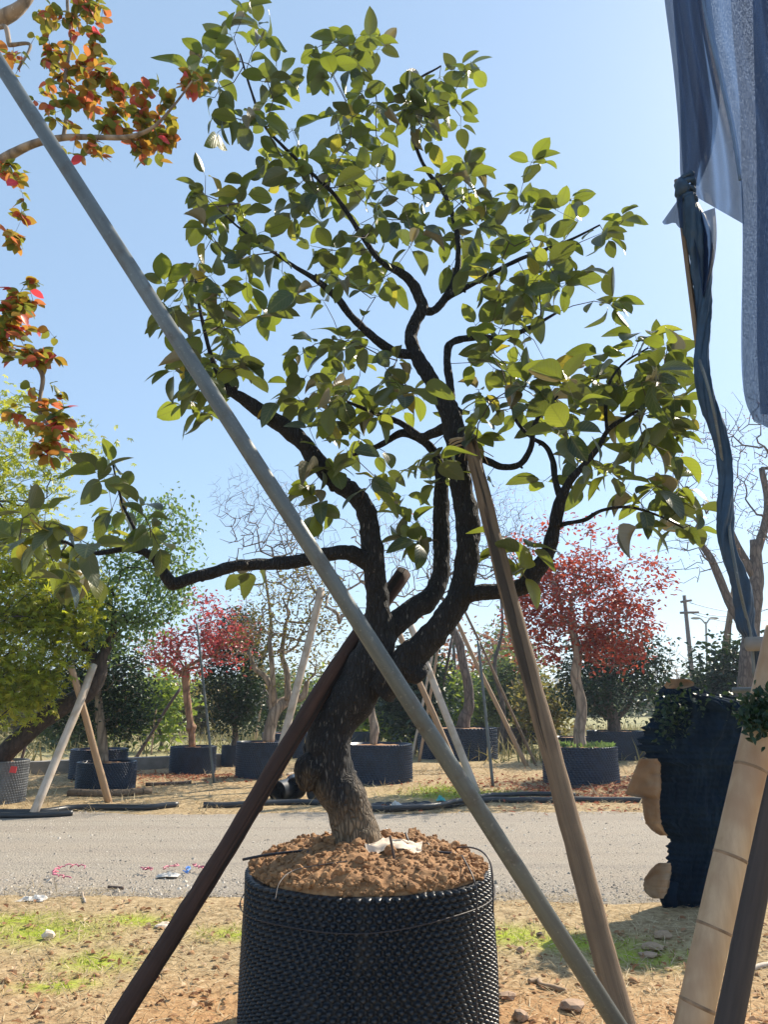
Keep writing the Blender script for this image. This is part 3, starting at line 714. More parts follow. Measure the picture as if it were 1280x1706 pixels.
# ------------------------------------------------------------------ props and pipe round the foremost tree
def pole(name, label, cat, p0, p1, r0, r1, m, sides=16, rough=.05, n=24, bend=0.0, group=None, knots=0, seed=1, parent=None):
    rg = np.random.default_rng(seed); p0 = np.asarray(p0, float); p1 = np.asarray(p1, float)
    t = np.linspace(0, 1, n)[:, None]; P = p0 * (1 - t) + p1 * t
    off = rg.normal(0, 1, 3); off -= unit(p1 - p0) * np.dot(off, unit(p1 - p0)); off = unit(off)
    P = P + off * np.sin(math.pi * t) * bend + off * np.sin(3 * math.pi * t + 1) * bend * .35
    r = np.linspace(r0, r1, n)
    # build along z so that the grain follows the pole
    Lg = np.linalg.norm(p1 - p0); q = Vector(p1 - p0).to_track_quat('Z', 'Y'); qi = q.inverted()
    PL = np.array([qi @ Vector(x - p0) for x in P])
    mb = MB(); tube(mb, PL, r, sides, True, rough, 9)
    for k in range(knots):
        j = rg.integers(2, n - 2); a = rg.uniform(0, 6.28)
        c = PL[j] + np.array((math.cos(a), math.sin(a), 0)) * r[j] * .85
        mb.add(I2V * np.array((.5, .5, .7)) * r[j] * rg.uniform(.35, .6) + c, I2F)
    me = mb.mesh(name, m); o = bpy.data.objects.new(name, me); COL.objects.link(o); o.location = p0; o.rotation_mode = 'QUATERNION'; o.rotation_quaternion = q
    if parent is None: tag(o, label, cat, group)
    return o
pole('steel_pipe', 'long galvanised steel pipe slanting across the whole view in front of the trunk', 'pipe', at(1232, 2035, 2.7) * (1, 1, 0), at(-92, -35, 2.45), .029, .029, M['steel'], 24, 0, 3)
pole('wooden_prop', 'weathered grey brown post with a long crack roped to the upper trunk', 'prop', at(1098, 1924, 3.0) * (1, 1, 0), at(781, 728, 3.68), .049, .036, M['greypost'], 24, .10, 40, .02, knots=5, seed=4)
pole('wooden_prop', 'dark red brown post leaning behind the trunk at the fork', 'prop', at(101, 1869, 3.2) * (1, 1, 0), at(672, 952, 4.2), .041, .046, M['redpost'], 20, .10, 40, .03, knots=7, seed=8)

# bits lying on the soil of the foremost pot
mb = MB(); g = np.linspace(-1, 1, 16); vv = []; ff = []
c0 = at(640, 1440, 3.78) - np.array((POTX, POTY, 0))
for j, b in enumerate(g):
    for i, a in enumerate(g):
        x = c0[0] + .05 + .13 * a + .03 * nz(a, b, 2, 2); y = c0[1] + .0 + .07 * b + .03 * nz(a, b, 5, 2) + .02 * a
        vv.append((x + POTX, y + POTY, max(soil_top(x, y), POT_H + .05) + .022 + .02 * nz(a, b, 8, 2.5) - .05 * max(0, max(abs(a), abs(b)) - .7)))
for j in range(15):
    for i in range(15): ff.append((j * 16 + i, j * 16 + i + 1, (j + 1) * 16 + i + 1, (j + 1) * 16 + i))
mb.add(vv, ff); tag(mb.build('sacking', M['sack'], origin=vv[0]), 'pale scrap of root ball sacking beside the foot of the black trunk', 'sacking')
for (a, b, c2, d2, lab) in ((650, 1392, 661, 1453, 'short rusty stake tilted in the soil on the sacking'), (513, 1418, 509, 1434, 'tiny dark stake in the soil left of the trunk'), (556, 1430, 553, 1450, 'small dark stake in the soil touching the trunk foot')):
    pole('stake', lab, 'stake', at(c2, d2, 3.62), at(a, b, 3.66), .007, .006, M['darkpole'], 8, .1, 8)
def wire(label, rows, w_, m='wire', name='wire', cat='wire', n=8):
    P = spline(np.array([at(a, b, d) for a, b, d in rows]), n); mb = MB(); tube(mb, P, w_, 6)
    return tag(mb.build(name, M[m], origin=P[0]), label, cat)
wire('thin dark wire curling over the right rim and down the foremost pot', [(760, 1412, 3.9), (785, 1412, 3.75), (805, 1420, 3.55), (818, 1440, 3.48), (822, 1480, 3.47), (822, 1520, 3.46)], .004)
wire('thin pale wire hanging straight down the lit side of the foremost pot', [(770, 1425, 3.5), (788, 1460, 3.38), (795, 1490, 3.345), (793, 1540, 3.345), (793, 1620, 3.345), (796, 1730, 3.345)], .0035)
wire('brown cord lying across the soil left of the trunk', [(405, 1432, 3.55), (440, 1425, 3.66), (480, 1420, 3.8), (520, 1416, 3.9), (560, 1412, 3.95)], .006)
wire('dark twig of wire poking from the soil right of the trunk', [(676, 1388, 3.95), (682, 1402, 3.9), (700, 1415, 3.82), (712, 1405, 3.84), (722, 1418, 3.8), (760, 1422, 3.75)], .006)
wire('thin wire looped over the soil at the front of the foremost pot', [(458, 1500, 3.26), (466, 1470, 3.34), (490, 1450, 3.45), (540, 1440, 3.52), (600, 1432, 3.6)], .0022)

# ------------------------------------------------------------------ far pots
FARPOT = {k: pot_mesh('pot_wall', 1.0, 1.0, M[k], 62, 17, 4, .040, .03, .018) for k in ('pot_far', 'pot_brown', 'pot_grey')}
def soil_disc():
    v = [(0, 0, .05)]; f = []
    for j in range(1, 9):
        for i in range(40):
            a = 2 * math.pi * i / 40; r_ = .985 * j / 8; x, y = r_ * math.cos(a), r_ * math.sin(a); v.append((x, y, .05 * (1 - r_ * r_) + .03 * nz(x, y, 1, 5) - .02))
    for i in range(40): f.append((0, 1 + i, 1 + (i + 1) % 40))
    for j in range(7):
        for i in range(40):
            i2 = (i + 1) % 40; f.append((1 + j * 40 + i, 1 + (j + 1) * 40 + i, 1 + (j + 1) * 40 + i2, 1 + j * 40 + i2))
    mb = MB(); mb.add(v, f); return mb.mesh('soil', M['soil'])
SOILD = soil_disc()
POTS = {}
def far_pot(key, x0, x1, rim, base, label, m='pot_far'):
    d = gd(base); p = at((x0 + x1) / 2, base, d); r = m_px((x1 - x0) / 2, p); d += r
    p = at((x0 + x1) / 2, base, d); r = m_px((x1 - x0) / 2, p) / 1.02; h = at((x0 + x1) / 2, rim, d - r)[2]
    o = thing('plant_pot', label, 'plant pot', (p[0], d, -.01), 'black dimpled nursery pots')
    a = link('pot_wall', FARPOT[m], o); a.scale = (r, r, h + .01); a.rotation_euler.z = (x0 * .37) % 6
    b = link('soil', SOILD, o, (0, 0, h - .03)); b.scale = (r, r, r)
    POTS[key] = (np.array((p[0], d, h)), r)
    return o
o = far_pot('edge', -62, 36, 1270, 1342, 'grey dimpled pot with a small red tag cut off by the picture edge', 'pot_grey')
pe, re_ = POTS['edge']; mb = MB(); c = at(22, 1282, pe[1] - re_ * .8)
mb.add(np.array([(-.05, 0, -.04), (.05, 0, -.05), (.06, 0, .04), (-.03, 0, .05), (-.05, .01, -.04), (.05, .01, -.05), (.06, .01, .04), (-.03, .01, .05)]) + c - np.array((0, .03, 0)), [(0, 1, 2, 3), (7, 6, 5, 4), (0, 4, 5, 1), (1, 5, 6, 2), (2, 6, 7, 3), (3, 7, 4, 0)])
tg = mb.build('tag', M['red'], o, smooth=False); tg['label'] = 'small red tag on the pot rim'
far_pot('evl', 127, 222, 1272, 1318, 'low wide dark pot holding a pale straight trunk behind the crossed poles')
far_pot('evl2', 116, 207, 1250, 1299, 'dark pot half hidden behind the low wide pot by the crossed poles')
far_pot('redl', 282, 357, 1245, 1292, 'dark pot under the small pink red tree with a knobbly trunk')
far_pot('evm', 368, 398, 1242, 1278, 'small dark pot left of the pot with the gnarled pale trunk')
far_pot('gnarl', 392, 469, 1237, 1300, 'tall dark ribbed pot holding the gnarled pale trunk')
far_pot('b1', 436, 517, 1222, 1264, 'dark pot partly hidden behind the gnarled tree and the red brown post')
far_pot('wrap', 572, 687, 1242, 1308, 'dark pot just right of the black trunk holding a wrapped pale stem')
far_pot('b2', 582, 634, 1221, 1252, 'dark pot peeking out behind the pot with the wrapped stem')
far_pot('b3', 671, 735, 1215, 1243, 'dark pot behind the steel pipe at the left of the tripod poles')
far_pot('grey', 698, 829, 1214, 1268, 'wide dark pot under the smooth grey stem with tripod poles')
far_pot('brown', 828, 880, 1213, 1249, 'brownish pot beside the wide pot with tripod poles', 'pot_brown')
far_pot('b4', 872, 935, 1210, 1240, 'dark pot far behind the weathered grey prop')
far_pot('b5', 919, 996, 1229, 1262, 'dark pot directly behind the pot of the big red tree')
far_pot('red', 908, 1031, 1246, 1311, 'dark dimpled pot with green weeds on its rim under the big red tree')
far_pot('ev', 983, 1076, 1219, 1268, 'dark pot of the round evergreen behind the big red tree')
far_pot('bare', 1160, 1290, 1225, 1275, 'dark pot of the tall bare tree behind the ragged bundle')
far_pot('maple', -215, -95, 1278, 1332, 'dark pot at the foot of the yellow green maple')

# ------------------------------------------------------------------ background trees
def crown_pts(rg, ells, d, n, depth=.8, hollow=.0):
    ar = np.array([e[2] * e[3] for e in ells], float); ar = ar * np.array([(e[4] if len(e) > 4 else 1) for e in ells]); ar /= ar.sum(); o = []
    for k in rg.choice(len(ells), n, p=ar):
        cx_, cy_, rx, ry = ells[k][:4]; b = unit(rg.normal(0, 1, 3)) * (hollow + (1 - hollow) * rg.uniform(0, 1)) ** (1 / 3)
        c = at(cx_, cy_, d); o.append(at(cx_ + rx * b[0], cy_ + ry * b[1], d + m_px(rx, c) * depth * b[2]))
    return np.array(o)
def bg_tree(name, label, trunk, ells, d, n_tips, bark, leaf=None, leaf_n=8, leaf_s=.07, spread=.15, seed=1, step=.18, jit=.03, rt=.006, ex=.45, tv=SM_V, tf=SM_F, depth=.8, droop=-.2, group=None, hollow=.3, trunk_rough=.12, extra=(), cat='tree', sag=.05, sides=4, wrap=None, avoid=.3):
    rg = np.random.default_rng(seed)
    P, r_ = limb(trunk, 1.0, 5); org = np.array((P[0][0], P[0][1], max(0, P[0][2] - .02)))
    o = thing(name, label, cat, org, group)
    sk = Skel(); sk.line(P, r_); mb = MB(); tube(mb, P, r_, 14, True, trunk_rough, 3.0); mb.build('trunk', M[bark], o)
    lo = max(0, int(len(P) * .55))
    for e in extra:
        Pe, re_ = limb(e, 1.0, 5); sk.line(Pe, re_, sk.nearest(Pe[0])); mb = MB(); tube(mb, Pe, re_, 10, True, trunk_rough, 4.0); mb.build('branch', M[bark], o)
    pts = crown_pts(rg, ells, d, n_tips, depth, hollow)
    tips = sk.attract(pts, rg, step, jit, sag, lo, avoid); sk.radii(rt, ex, r_[-1] * .9)
    mb = MB(); sk.emit(mb, sides, True, 7); tw = mb.build('twigs', M[bark], o); tw['kind'] = 'stuff'
    if leaf and leaf_n:
        T = np.array([sk.P[i] for i in tips]); n = len(T) * leaf_n
        base = np.repeat(T, leaf_n, 0) + rg.normal(0, spread, (n, 3)); 
        Dd = rg.normal(0, 1, (n, 3)); Dd[:, 2] = Dd[:, 2] * .5 + droop
        Up = rg.normal(0, .6, (n, 3)) + (0, 0, 1)
        mb = MB(); scatter(mb, base, Dd, Up, leaf_s * rg.uniform(.6, 1.3, n), tv, tf)
        cr = mb.build('crown', M[leaf], o, smooth=False); cr['kind'] = 'stuff'
    return o, sk, tips
def potd(k): return POTS[k][0][1]
def pot_y(k): # pixel row of the soil centre
    p = POTS[k][0]; z_ = zc(p); return CY - F_PX * (-(p[1]) * SP + (p[2] - CAM_H) * CP) / z_

d = potd('red'); y0 = pot_y('red') + 2
bg_tree('crape_myrtle', 'big red leaved tree with a pale wavy trunk right of the grey prop', [(968, y0, 22, d), (966, 1215, 19, d), (970, 1175, 17, d), (960, 1130, 17, d), (963, 1090, 15, d), (955, 1050, 14, d), (952, 1015, 12, d)],
        [(955, 1000, 100, 65, 1.3), (1030, 1040, 65, 50, 1.2), (895, 1010, 60, 60), (955, 905, 90, 45, .35), (1065, 975, 55, 60, .4), (880, 930, 55, 55, .35), (895, 1090, 42, 24, 1.3), (1020, 1085, 55, 28, 1.3), (960, 960, 60, 40)], d, 760, 'palebark', 'redleaf', 10, .10, .11, 31, .2, .03, .007, .45)
d = potd('ev'); y0 = pot_y('ev') + 2
bg_tree('evergreen_tree', 'round dark evergreen behind the big red tree', [(1024, y0, 22, d), (1022, 1195, 20, d), (1012, 1165, 16, d), (1018, 1130, 12, d)],
        [(1020, 1135, 88, 62), (1060, 1110, 60, 55), (975, 1130, 50, 60), (1015, 1085, 55, 45)], d, 330, 'greybark', 'evergreen', 26, .12, .22, 32, .25, .03, .008, .45, group='dark evergreens in pots', extra=[[(1024, 1200, 10, d), (1045, 1180, 8, d), (1060, 1150, 6, d)], [(1020, 1200, 10, d), (995, 1180, 8, d), (985, 1150, 6, d)]])
d = potd('evl'); y0 = pot_y('evl') + 1
bg_tree('evergreen_tree', 'dark evergreen with a straight pale trunk behind the crossed poles', [(172, y0, 16, d), (170, 1230, 15, d), (165, 1190, 14, d), (163, 1150, 10, d)],
        [(195, 1150, 50, 75), (215, 1180, 30, 45), (120, 1170, 50, 45), (160, 1110, 60, 50)], d + .3, 330, 'palebark', 'evergreen', 26, .085, .16, 33, .22, .03, .007, .45, group='dark evergreens in pots')
d = potd('evm'); y0 = pot_y('evm') + 1
bg_tree('evergreen_tree', 'dense upright evergreen beside the small pink red tree', [(390, y0, 11, d), (392, 1225, 10, d), (388, 1190, 8, d)],
        [(388, 1130, 52, 75), (395, 1070, 40, 50), (395, 1180, 42, 35)], d, 330, 'greybark', 'evergreen', 26, .095, .18, 34, .25, .03, .007, .45, group='dark evergreens in pots')
d = potd('redl'); y0 = pot_y('redl') + 1
bg_tree('crape_myrtle', 'small pink red tree with a knobbly tan trunk in the left background', [(320, y0, 11, d), (319, 1220, 12, d), (318, 1212, 18, d), (316, 1200, 11, d), (311, 1160, 12, d), (309, 1125, 13, d), (309, 1115, 10, d)],
        [(310, 1085, 62, 40), (270, 1080, 40, 35), (375, 1045, 52, 35, 1.2), (335, 1020, 40, 35, .8), (385, 1080, 45, 28, .8)], d, 460, 'tanbark', 'pinkleaf', 5, .10, .10, 35, .22, .035, .007, .45)
d = potd('gnarl'); y0 = pot_y('gnarl') + 1
bg_tree('gnarled_tree', 'gnarled pale tree with sparse olive leaves left of the black trunk', [(447, y0, 20, d), (450, 1215, 20, d), (462, 1180, 19, d), (485, 1165, 17, d + .2), (505, 1160, 11, d + .3), (512, 1135, 8, d + .3)],
        [(470, 1020, 75, 75), (520, 1000, 55, 80), (430, 1060, 45, 55), (545, 1080, 40, 60), (470, 1100, 60, 40, .5)], d, 420, 'palebark', 'oliveleaf', 6, .085, .16, 36, .25, .05, .008, .47,
        extra=[[(456, 1195, 14, d), (452, 1150, 11, d), (440, 1125, 9, d), (425, 1115, 8, d), (415, 1085, 6, d)], [(458, 1180, 12, d), (455, 1140, 9, d - .2), (452, 1095, 9, d - .3), (448, 1060, 6, d - .3)], [(480, 1166, 12, d), (478, 1120, 10, d), (470, 1090, 8, d), (476, 1040, 6, d)]])
d = potd('wrap'); y0 = pot_y('wrap') + 1
bg_tree('wrapped_tree', 'slim pale stem wrapped in sacking right of the black trunk', [(622, y0, 13, d), (623, 1225, 15, d), (624, 1212, 16, d), (618, 1180, 12, d), (614, 1140, 12, d), (600, 1080, 9, d), (585, 1020, 9, d)],
        [(560, 900, 120, 80), (450, 850, 90, 60), (590, 990, 60, 60), (680, 950, 60, 90), (650, 880, 60, 60)], d, 650, 'palebark', None, 0, .05, .1, 37, .25, .05, .0085, .40, sides=3)
d = potd('grey'); y0 = pot_y('grey') + 1
bg_tree('grey_stem_tree', 'smooth grey curving stem held by tripod poles', [(772, y0, 24, d), (775, 1195, 20, d), (782, 1175, 18, d), (780, 1140, 16, d), (772, 1105, 15, d), (765, 1070, 15, d), (752, 1045, 14, d), (745, 1020, 10, d)],
        [(800, 890, 90, 80), (700, 920, 60, 80), (860, 850, 60, 60), (770, 980, 70, 40, .6)], d, 600, 'greybark', 'redleaf', 1, .05, .1, 38, .3, .06, .0085, .40, sides=3)
d = potd('bare'); y0 = pot_y('bare')
bg_tree('bare_tree', 'tall bare tree with a few rusty leaves at the right', [(1235, y0, 34, d), (1243, 1150, 30, d), (1250, 1080, 28, d), (1255, 1020, 26, d), (1262, 960, 22, d), (1258, 900, 16, d)],
        [(1200, 830, 120, 130), (1150, 780, 80, 90), (1260, 780, 70, 120), (1240, 690, 50, 50), (1130, 920, 70, 60, .6), (1340, 850, 80, 120)], d, 900, 'greybark', 'rust', 1, .06, .1, 39, .28, .05, .0085, .42, sides=3,
        extra=[[(1250, 1060, 18, d), (1215, 1000, 15, d), (1185, 930, 12, d), (1155, 890, 9, d)], [(1258, 960, 16, d), (1225, 900, 11, d), (1205, 840, 9, d)], [(1258, 930, 16, d), (1280, 850, 12, d), (1270, 780, 9, d)]])
# dark leaning trunk with light green leaves, rooted in the pot at the picture edge
d = potd('edge')
bg_tree('leaning_tree', 'dark leaning trunk with light green heart shaped leaves resting on crossed poles', [(-5, pot_y('edge'), 34, d), (30, 1232, 33, d), (70, 1198, 33, d), (110, 1174, 30, d), (145, 1155, 28, d), (164, 1128, 24, d), (168, 1100, 19, d), (178, 1078, 17, d), (188, 1045, 14, d), (185, 1010, 10, d)],
        [(235, 990, 75, 60), (190, 1040, 70, 40), (280, 880, 45, 55, .55), (220, 900, 60, 60, .6), (300, 960, 30, 40, .6), (150, 1060, 40, 30, .6)], d + .2, 560, 'darkbark', 'limeleaf', 10, .085, .13, 40, .2, .03, .0045, .45, droop=-.8,
        extra=[[(166, 1108, 20, d), (148, 1085, 14, d), (125, 1068, 11, d), (120, 1040, 7, d)]])
d = 11.5
bg_tree('maple_tree', 'bushy yellow green maple filling the left edge', [(-150, pot_y('maple'), 40, potd('maple')), (-130, 1250, 34, d), (-90, 1150, 30, d), (-60, 1040, 24, d), (-30, 920, 17, d)],
        [(60, 990, 105, 60), (30, 910, 80, 60, .9), (38, 1075, 88, 75, 1.2), (5, 1150, 75, 48, 1.2), (20, 800, 80, 50, .45), (120, 740, 65, 30, .4), (15, 700, 45, 60, .35), (-120, 1000, 110, 170, .5), (120, 1010, 45, 50)], d, 1100, 'darkbark', 'maple', 12, .105, .17, 41, .3, .04, .006, .43, tv=MP_V, tf=MP_F, depth=.7, droop=-.35)

# far trees and shrubs
def far_tree(name, label, px, base_y, top_y, wpx, leaf, seed, d=None, n=150, ln=20, ls=.22, cat='tree', bark='greybark', trunk_w=7, low=.15, group=None, sp=.35, shape=None):
    d = d or gd(base_y); h = base_y - top_y
    by = CY - F_PX * (-d * SP + (0 - CAM_H) * CP) / (d * CP + (0 - CAM_H) * SP)
    sw = .06 * wpx; tr = [(px, by, trunk_w, d), (px + sw, by - h * .16, trunk_w * .8, d), (px - sw * .6, by - h * .34, trunk_w * .65, d), (px + sw * .8, by - h * .5, trunk_w * .5, d), (px, top_y + h * .35, trunk_w * .3, d)]
    ells = shape or [(px, top_y + h * .5 * (1 - low), wpx / 2, h * (1 - low) * .5), (px - wpx * .2, top_y + h * .6 * (1 - low), wpx * .32, h * .3), (px + wpx * .2, top_y + h * .55 * (1 - low), wpx * .3, h * .3)]
    return bg_tree(name, label, tr, ells, d, n, bark, leaf, ln, ls, sp, seed, .5, .05, .012, .4, tv=TI_V, tf=TI_F, cat=cat, group=group, sides=3, hollow=.1)
far_tree('green_tree', 'light green tree showing between the two left evergreens', 265, 1245, 1110, 80, 'brightgreen', 51, 24, 110, 14)
far_tree('willow_shrub', 'pale yellow green willowy shrub beyond the wrapped stem', 650, 1240, 1120, 90, 'brightgreen', 52, 26, 150, 22, .2, low=.02)
far_tree('evergreen_tree', 'small dark evergreen behind the steel pipe and tripod poles', 690, 1235, 1075, 90, 'evergreen', 53, 23, 190, 24, .2, low=.1, group='dark evergreens in pots')
far_tree('green_tree', 'green shrubby tree behind the tripod poles', 745, 1225, 1110, 75, 'brightgreen', 54, 27, 130, 20, .2, low=.05)
far_tree('green_tree', 'green tree between the tripod poles and the grey prop', 855, 1225, 1085, 90, 'fargreen', 55, 28, 180, 22, .2, low=.1)
far_tree('rusty_tree', 'rust tinted tree behind the tripod poles', 830, 1220, 1030, 110, 'rust', 56, 34, 160, 8, .25, sp=.5)
far_tree('rusty_tree', 'rust tinted tree rising left of the big red tree behind the grey stem', 735, 1220, 1040, 90, 'rust', 57, 36, 120, 8, .25, sp=.5)
far_tree('conifer_tree', 'hazy bluish conifer far behind the tripod poles', 845, 1200, 1040, 60, 'fargreen', 58, 60, 120, 16, .45, sp=.7)
far_tree('evergreen_tree', 'dark evergreen at the right beyond the bare tree', 1230, 1225, 1075, 120, 'evergreen', 59, 22, 200, 24, .2, low=.05, group='dark evergreens in pots')
far_tree('bare_shrub', 'tangle of pale bare branches below the utility pole', 1130, 1215, 1075, 130, None, 60, 26, 420, 0, bark='palebark', cat='shrub', low=.05)
far_tree('green_tree', 'pale green tree behind the gnarled tree', 520, 1220, 1110, 110, 'fargreen', 61, 40, 130, 14, .3, low=.1)
far_tree('bare_tree', 'wide bare tree far behind the left long branch', 440, 1215, 800, 240, None, 62, 22, 700, 0, bark='greybark', trunk_w=12, low=.3, shape=[(450, 850, 100, 80), (400, 830, 60, 60), (510, 900, 60, 90), (430, 930, 90, 50, .6)])
far_tree('bare_tree', 'bare tree behind the branches right of the upper trunk', 830, 1215, 800, 160, None, 63, 24, 600, 0, bark='greybark', trunk_w=10, low=.3, shape=[(830, 860, 75, 70), (790, 900, 60, 70), (870, 900, 50, 60)])
far_tree('green_tree', 'low green bush left of the small pink red tree', 130, 1250, 1150, 150, 'fargreen', 64, 26, 120, 18, .25, low=.05)
far_tree('olive_tree', 'olive shrub behind the stems under the big red tree', 905, 1225, 1130, 70, 'oliveleaf', 65, 25, 110, 16, .2, low=.05)
far_tree('green_tree', 'soft yellow green tree behind the black trunk and the gnarled tree', 575, 1225, 1120, 100, 'brightgreen', 71, 32, 150, 20, .24, low=.05)
far_tree('green_tree', 'yellow green shrub showing between the steel pipe and the tripod poles', 712, 1228, 1140, 70, 'brightgreen', 72, 30, 120, 20, .22, low=.02)
far_tree('green_tree', 'mid green tree seen behind the brownish pot', 800, 1224, 1120, 80, 'fargreen', 73, 31, 130, 20, .22, low=.05)
far_tree('olive_tree', 'olive tree in the field behind the small pink red tree', 330, 1228, 1130, 110, 'oliveleaf', 74, 34, 130, 18, .24, low=.05)
far_tree('olive_tree', 'tan olive scrub tree beyond the edge pot at the left', 45, 1228, 1150, 110, 'oliveleaf', 75, 33, 120, 16, .24, low=.03)
far_tree('green_tree', 'soft green tree between upright evergreen and gnarled tree', 455, 1226, 1115, 90, 'fargreen', 76, 33, 130, 18, .24, low=.05)
tl = MB(); rg = np.random.default_rng(77)
Pn = []; 
for k in range(26000):
    x = rg.uniform(-75, 75); h = 2.6 + 2.6 * (.5 + nz(x, 0, 0, .09)) + 1.6 * nz(x, 4, 0, .35)
    Pn.append((x, 84 + rg.uniform(-5, 5) + 4 * nz(x, 1, 1, .2), h * rg.uniform(0, 1) ** .8))
n = len(Pn); Dd = rg.normal(0, 1, (n, 3)); scatter(tl, Pn, Dd, rg.normal(0, .7, (n, 3)) + (0, -.4, 1), rg.uniform(.5, 1.0, n), TI_V, TI_F)
tag(tl.build('treeline', M['fargreen'], smooth=False), 'low hazy line of trees and scrub along the far edge of the field', kind='stuff')

# ------------------------------------------------------------------ support poles in the background
def bpole(label, x0, y0, x1, y1, w0, m, dd=0.0, base_d=None, seed=1, bend=.02, name='support_pole', cat='pole', w1=None):
    d = base_d or gd(y0); p0 = at(x0, y0, d); p0[2] = max(-.02, p0[2]) if base_d else -.02
    p1 = at(x1, y1, d + dd); return pole(name, label, cat, p0, p1, m_px(w0, p0) / 2, m_px(w1 or w0 * .85, p1) / 2, M[m], 10, .06, 14, bend, 'support poles propping the potted trees', seed=seed)
bpole('pale peeled pole of the crossed pair under the leaning trunk', 52, 1360, 156, 1108, 15, 'palepole', .9, seed=2, bend=.06)
bpole('tan pole of the crossed pair under the leaning trunk', 181, 1337, 118, 1110, 12, 'tanpole', -.9, seed=3)
bpole('dark pole slanting left from the small pink red tree', 222, 1270, 300, 1147, 6, 'darkpole', .5, seed=4)
bpole('thin red brown pole beside the pot at the picture edge', 34, 1272, 56, 1195, 5, 'redpost', .3, seed=5)
bpole('thin steel rod standing in front of the small pink red tree', 357, 1306, 328, 1040, 4.5, 'steel', .2, seed=6, bend=0)
bpole('long pale peeled pole leaning on the gnarled tree', 464, 1262, 536, 980, 14, 'palepole', .6, base_d=gd(1308), seed=7, bend=.05)
bpole('thin olive pole between the upright evergreen and gnarled tree', 425, 1238, 441, 1138, 4, 'tanpole', .3, seed=8)
bpole('thin reddish cane standing in the field between left pots', 252, 1258, 260, 1180, 3, 'tanpole', .1, seed=9)
bpole('tan pole crossing just left of the steel pipe foot side', 766, 1288, 664, 1052, 11, 'tanpole', .4, seed=10)
bpole('pale pole ending on the grass beside the black hose', 797, 1326, 682, 1036, 14, 'palepole', .5, seed=11)
bpole('thin pale pole leaning right behind the steel pipe', 686, 1266, 725, 1070, 4.5, 'palepole', .4, seed=12)
bpole('thin grey green pole of the tripod leaning right', 698, 1270, 733, 1058, 5, 'tanpole', .5, seed=13)
bpole('dark tripod pole leaning right onto the grey stem', 712, 1258, 754, 1062, 5.5, 'darkpole', .3, seed=14)
bpole('dark upright tripod pole against the grey stem', 767, 1232, 755, 1055, 6, 'darkpole', .1, seed=15)
bpole('tan tripod pole slanting right from the grey stem', 879, 1276, 760, 1032, 8, 'tanpole', .5, seed=16, bend=.05)
bpole('thin pole slanting right behind the tan tripod pole', 894, 1276, 772, 1012, 5, 'greypost', .5, seed=17)
bpole('steel rod standing upright before the wide pot', 822, 1310, 797, 1068, 5.5, 'steel', .2, seed=18, bend=0)
bpole('grey pole leaning on the bare tree above the ragged bundle', 1184, 1245, 1232, 935, 11, 'greypost', .4, seed=19)
bpole('thin pole behind the grey pole on the bare tree', 1212, 1245, 1218, 1040, 4, 'darkpole', .2, seed=20)
bpole('short tan pole beside the far pots left of the grey prop', 878, 1232, 872, 1160, 6, 'tanpole', .1, seed=21)

# utility pole and street lamp
p = gp(1166, 1190); d = 62.0
up_ = thing('utility_pole', 'hazy wooden utility pole with two crossarms and wires', 'utility pole', at(1160, 1185, d) * (1, 1, 0))
mb = MB(); b0 = np.array(up_.location); t0 = at(1141, 992, d); tube(mb, [b0, t0], [.22, .15], 10); mb.build('pole', M['darkpole'], up_)
for (xa, ya, xb, yb) in ((1135, 1003, 1153, 1000), (1134, 1021, 1165, 1020)):
    mb = MB(); tube(mb, [at(xa, ya, d - .2), at(xb, yb, d - .2)], .11, 6); ca2 = mb.build('crossarm', M['darkpole'], up_)
    for q in (0.05, .5, .95):
        mb = MB(); b_ = at(xa, ya, d - .2) * (1 - q) + at(xb, yb, d - .2) * q; tube(mb, [b_, b_ + (0, 0, .2), b_ + (0, 0, .45)], [.05, .13, .07], 8); mb.build('insulator', M['concrete'], ca2)
for ya, yb in ((1004, 1012), (1021, 1030), (1019, 1012)):
    mb = MB(); a = at(1150, ya, d - .2); b_ = at(1290, yb, d + 8); tt = np.linspace(0, 1, 14)[:, None]; Pw = a * (1 - tt) + b_ * tt; Pw[:, 2] -= np.sin(tt[:, 0] * math.pi) * .6; tube(mb, Pw, .03, 4); mb.build('wire', M['wire'], up_)
sl_ = thing('street_lamp', 'twin armed street lamp beside the utility pole', 'street lamp', at(1181, 1185, 70) * (1, 1, 0))
mb = MB(); tube(mb, [np.array(sl_.location), at(1177, 1036, 70)], [.16, .09], 8); mb.build('post', M['concrete'], sl_)
for s_, xe in ((-1, 1160), (1, 1190)):
    mb = MB(); a = at(1177, 1040, 70); tube(mb, spline([a, at((1177 + xe) / 2, 1031, 70), at(xe, 1030, 70)], 5), .07, 6); mb.build('arm', M['concrete'], sl_)
    mb = MB(); e = at(xe, 1030, 70); mb.add(I2V * np.array((.5, .22, .13)) + e, I2F); mb.build('lamp_head', M['concrete'], sl_)

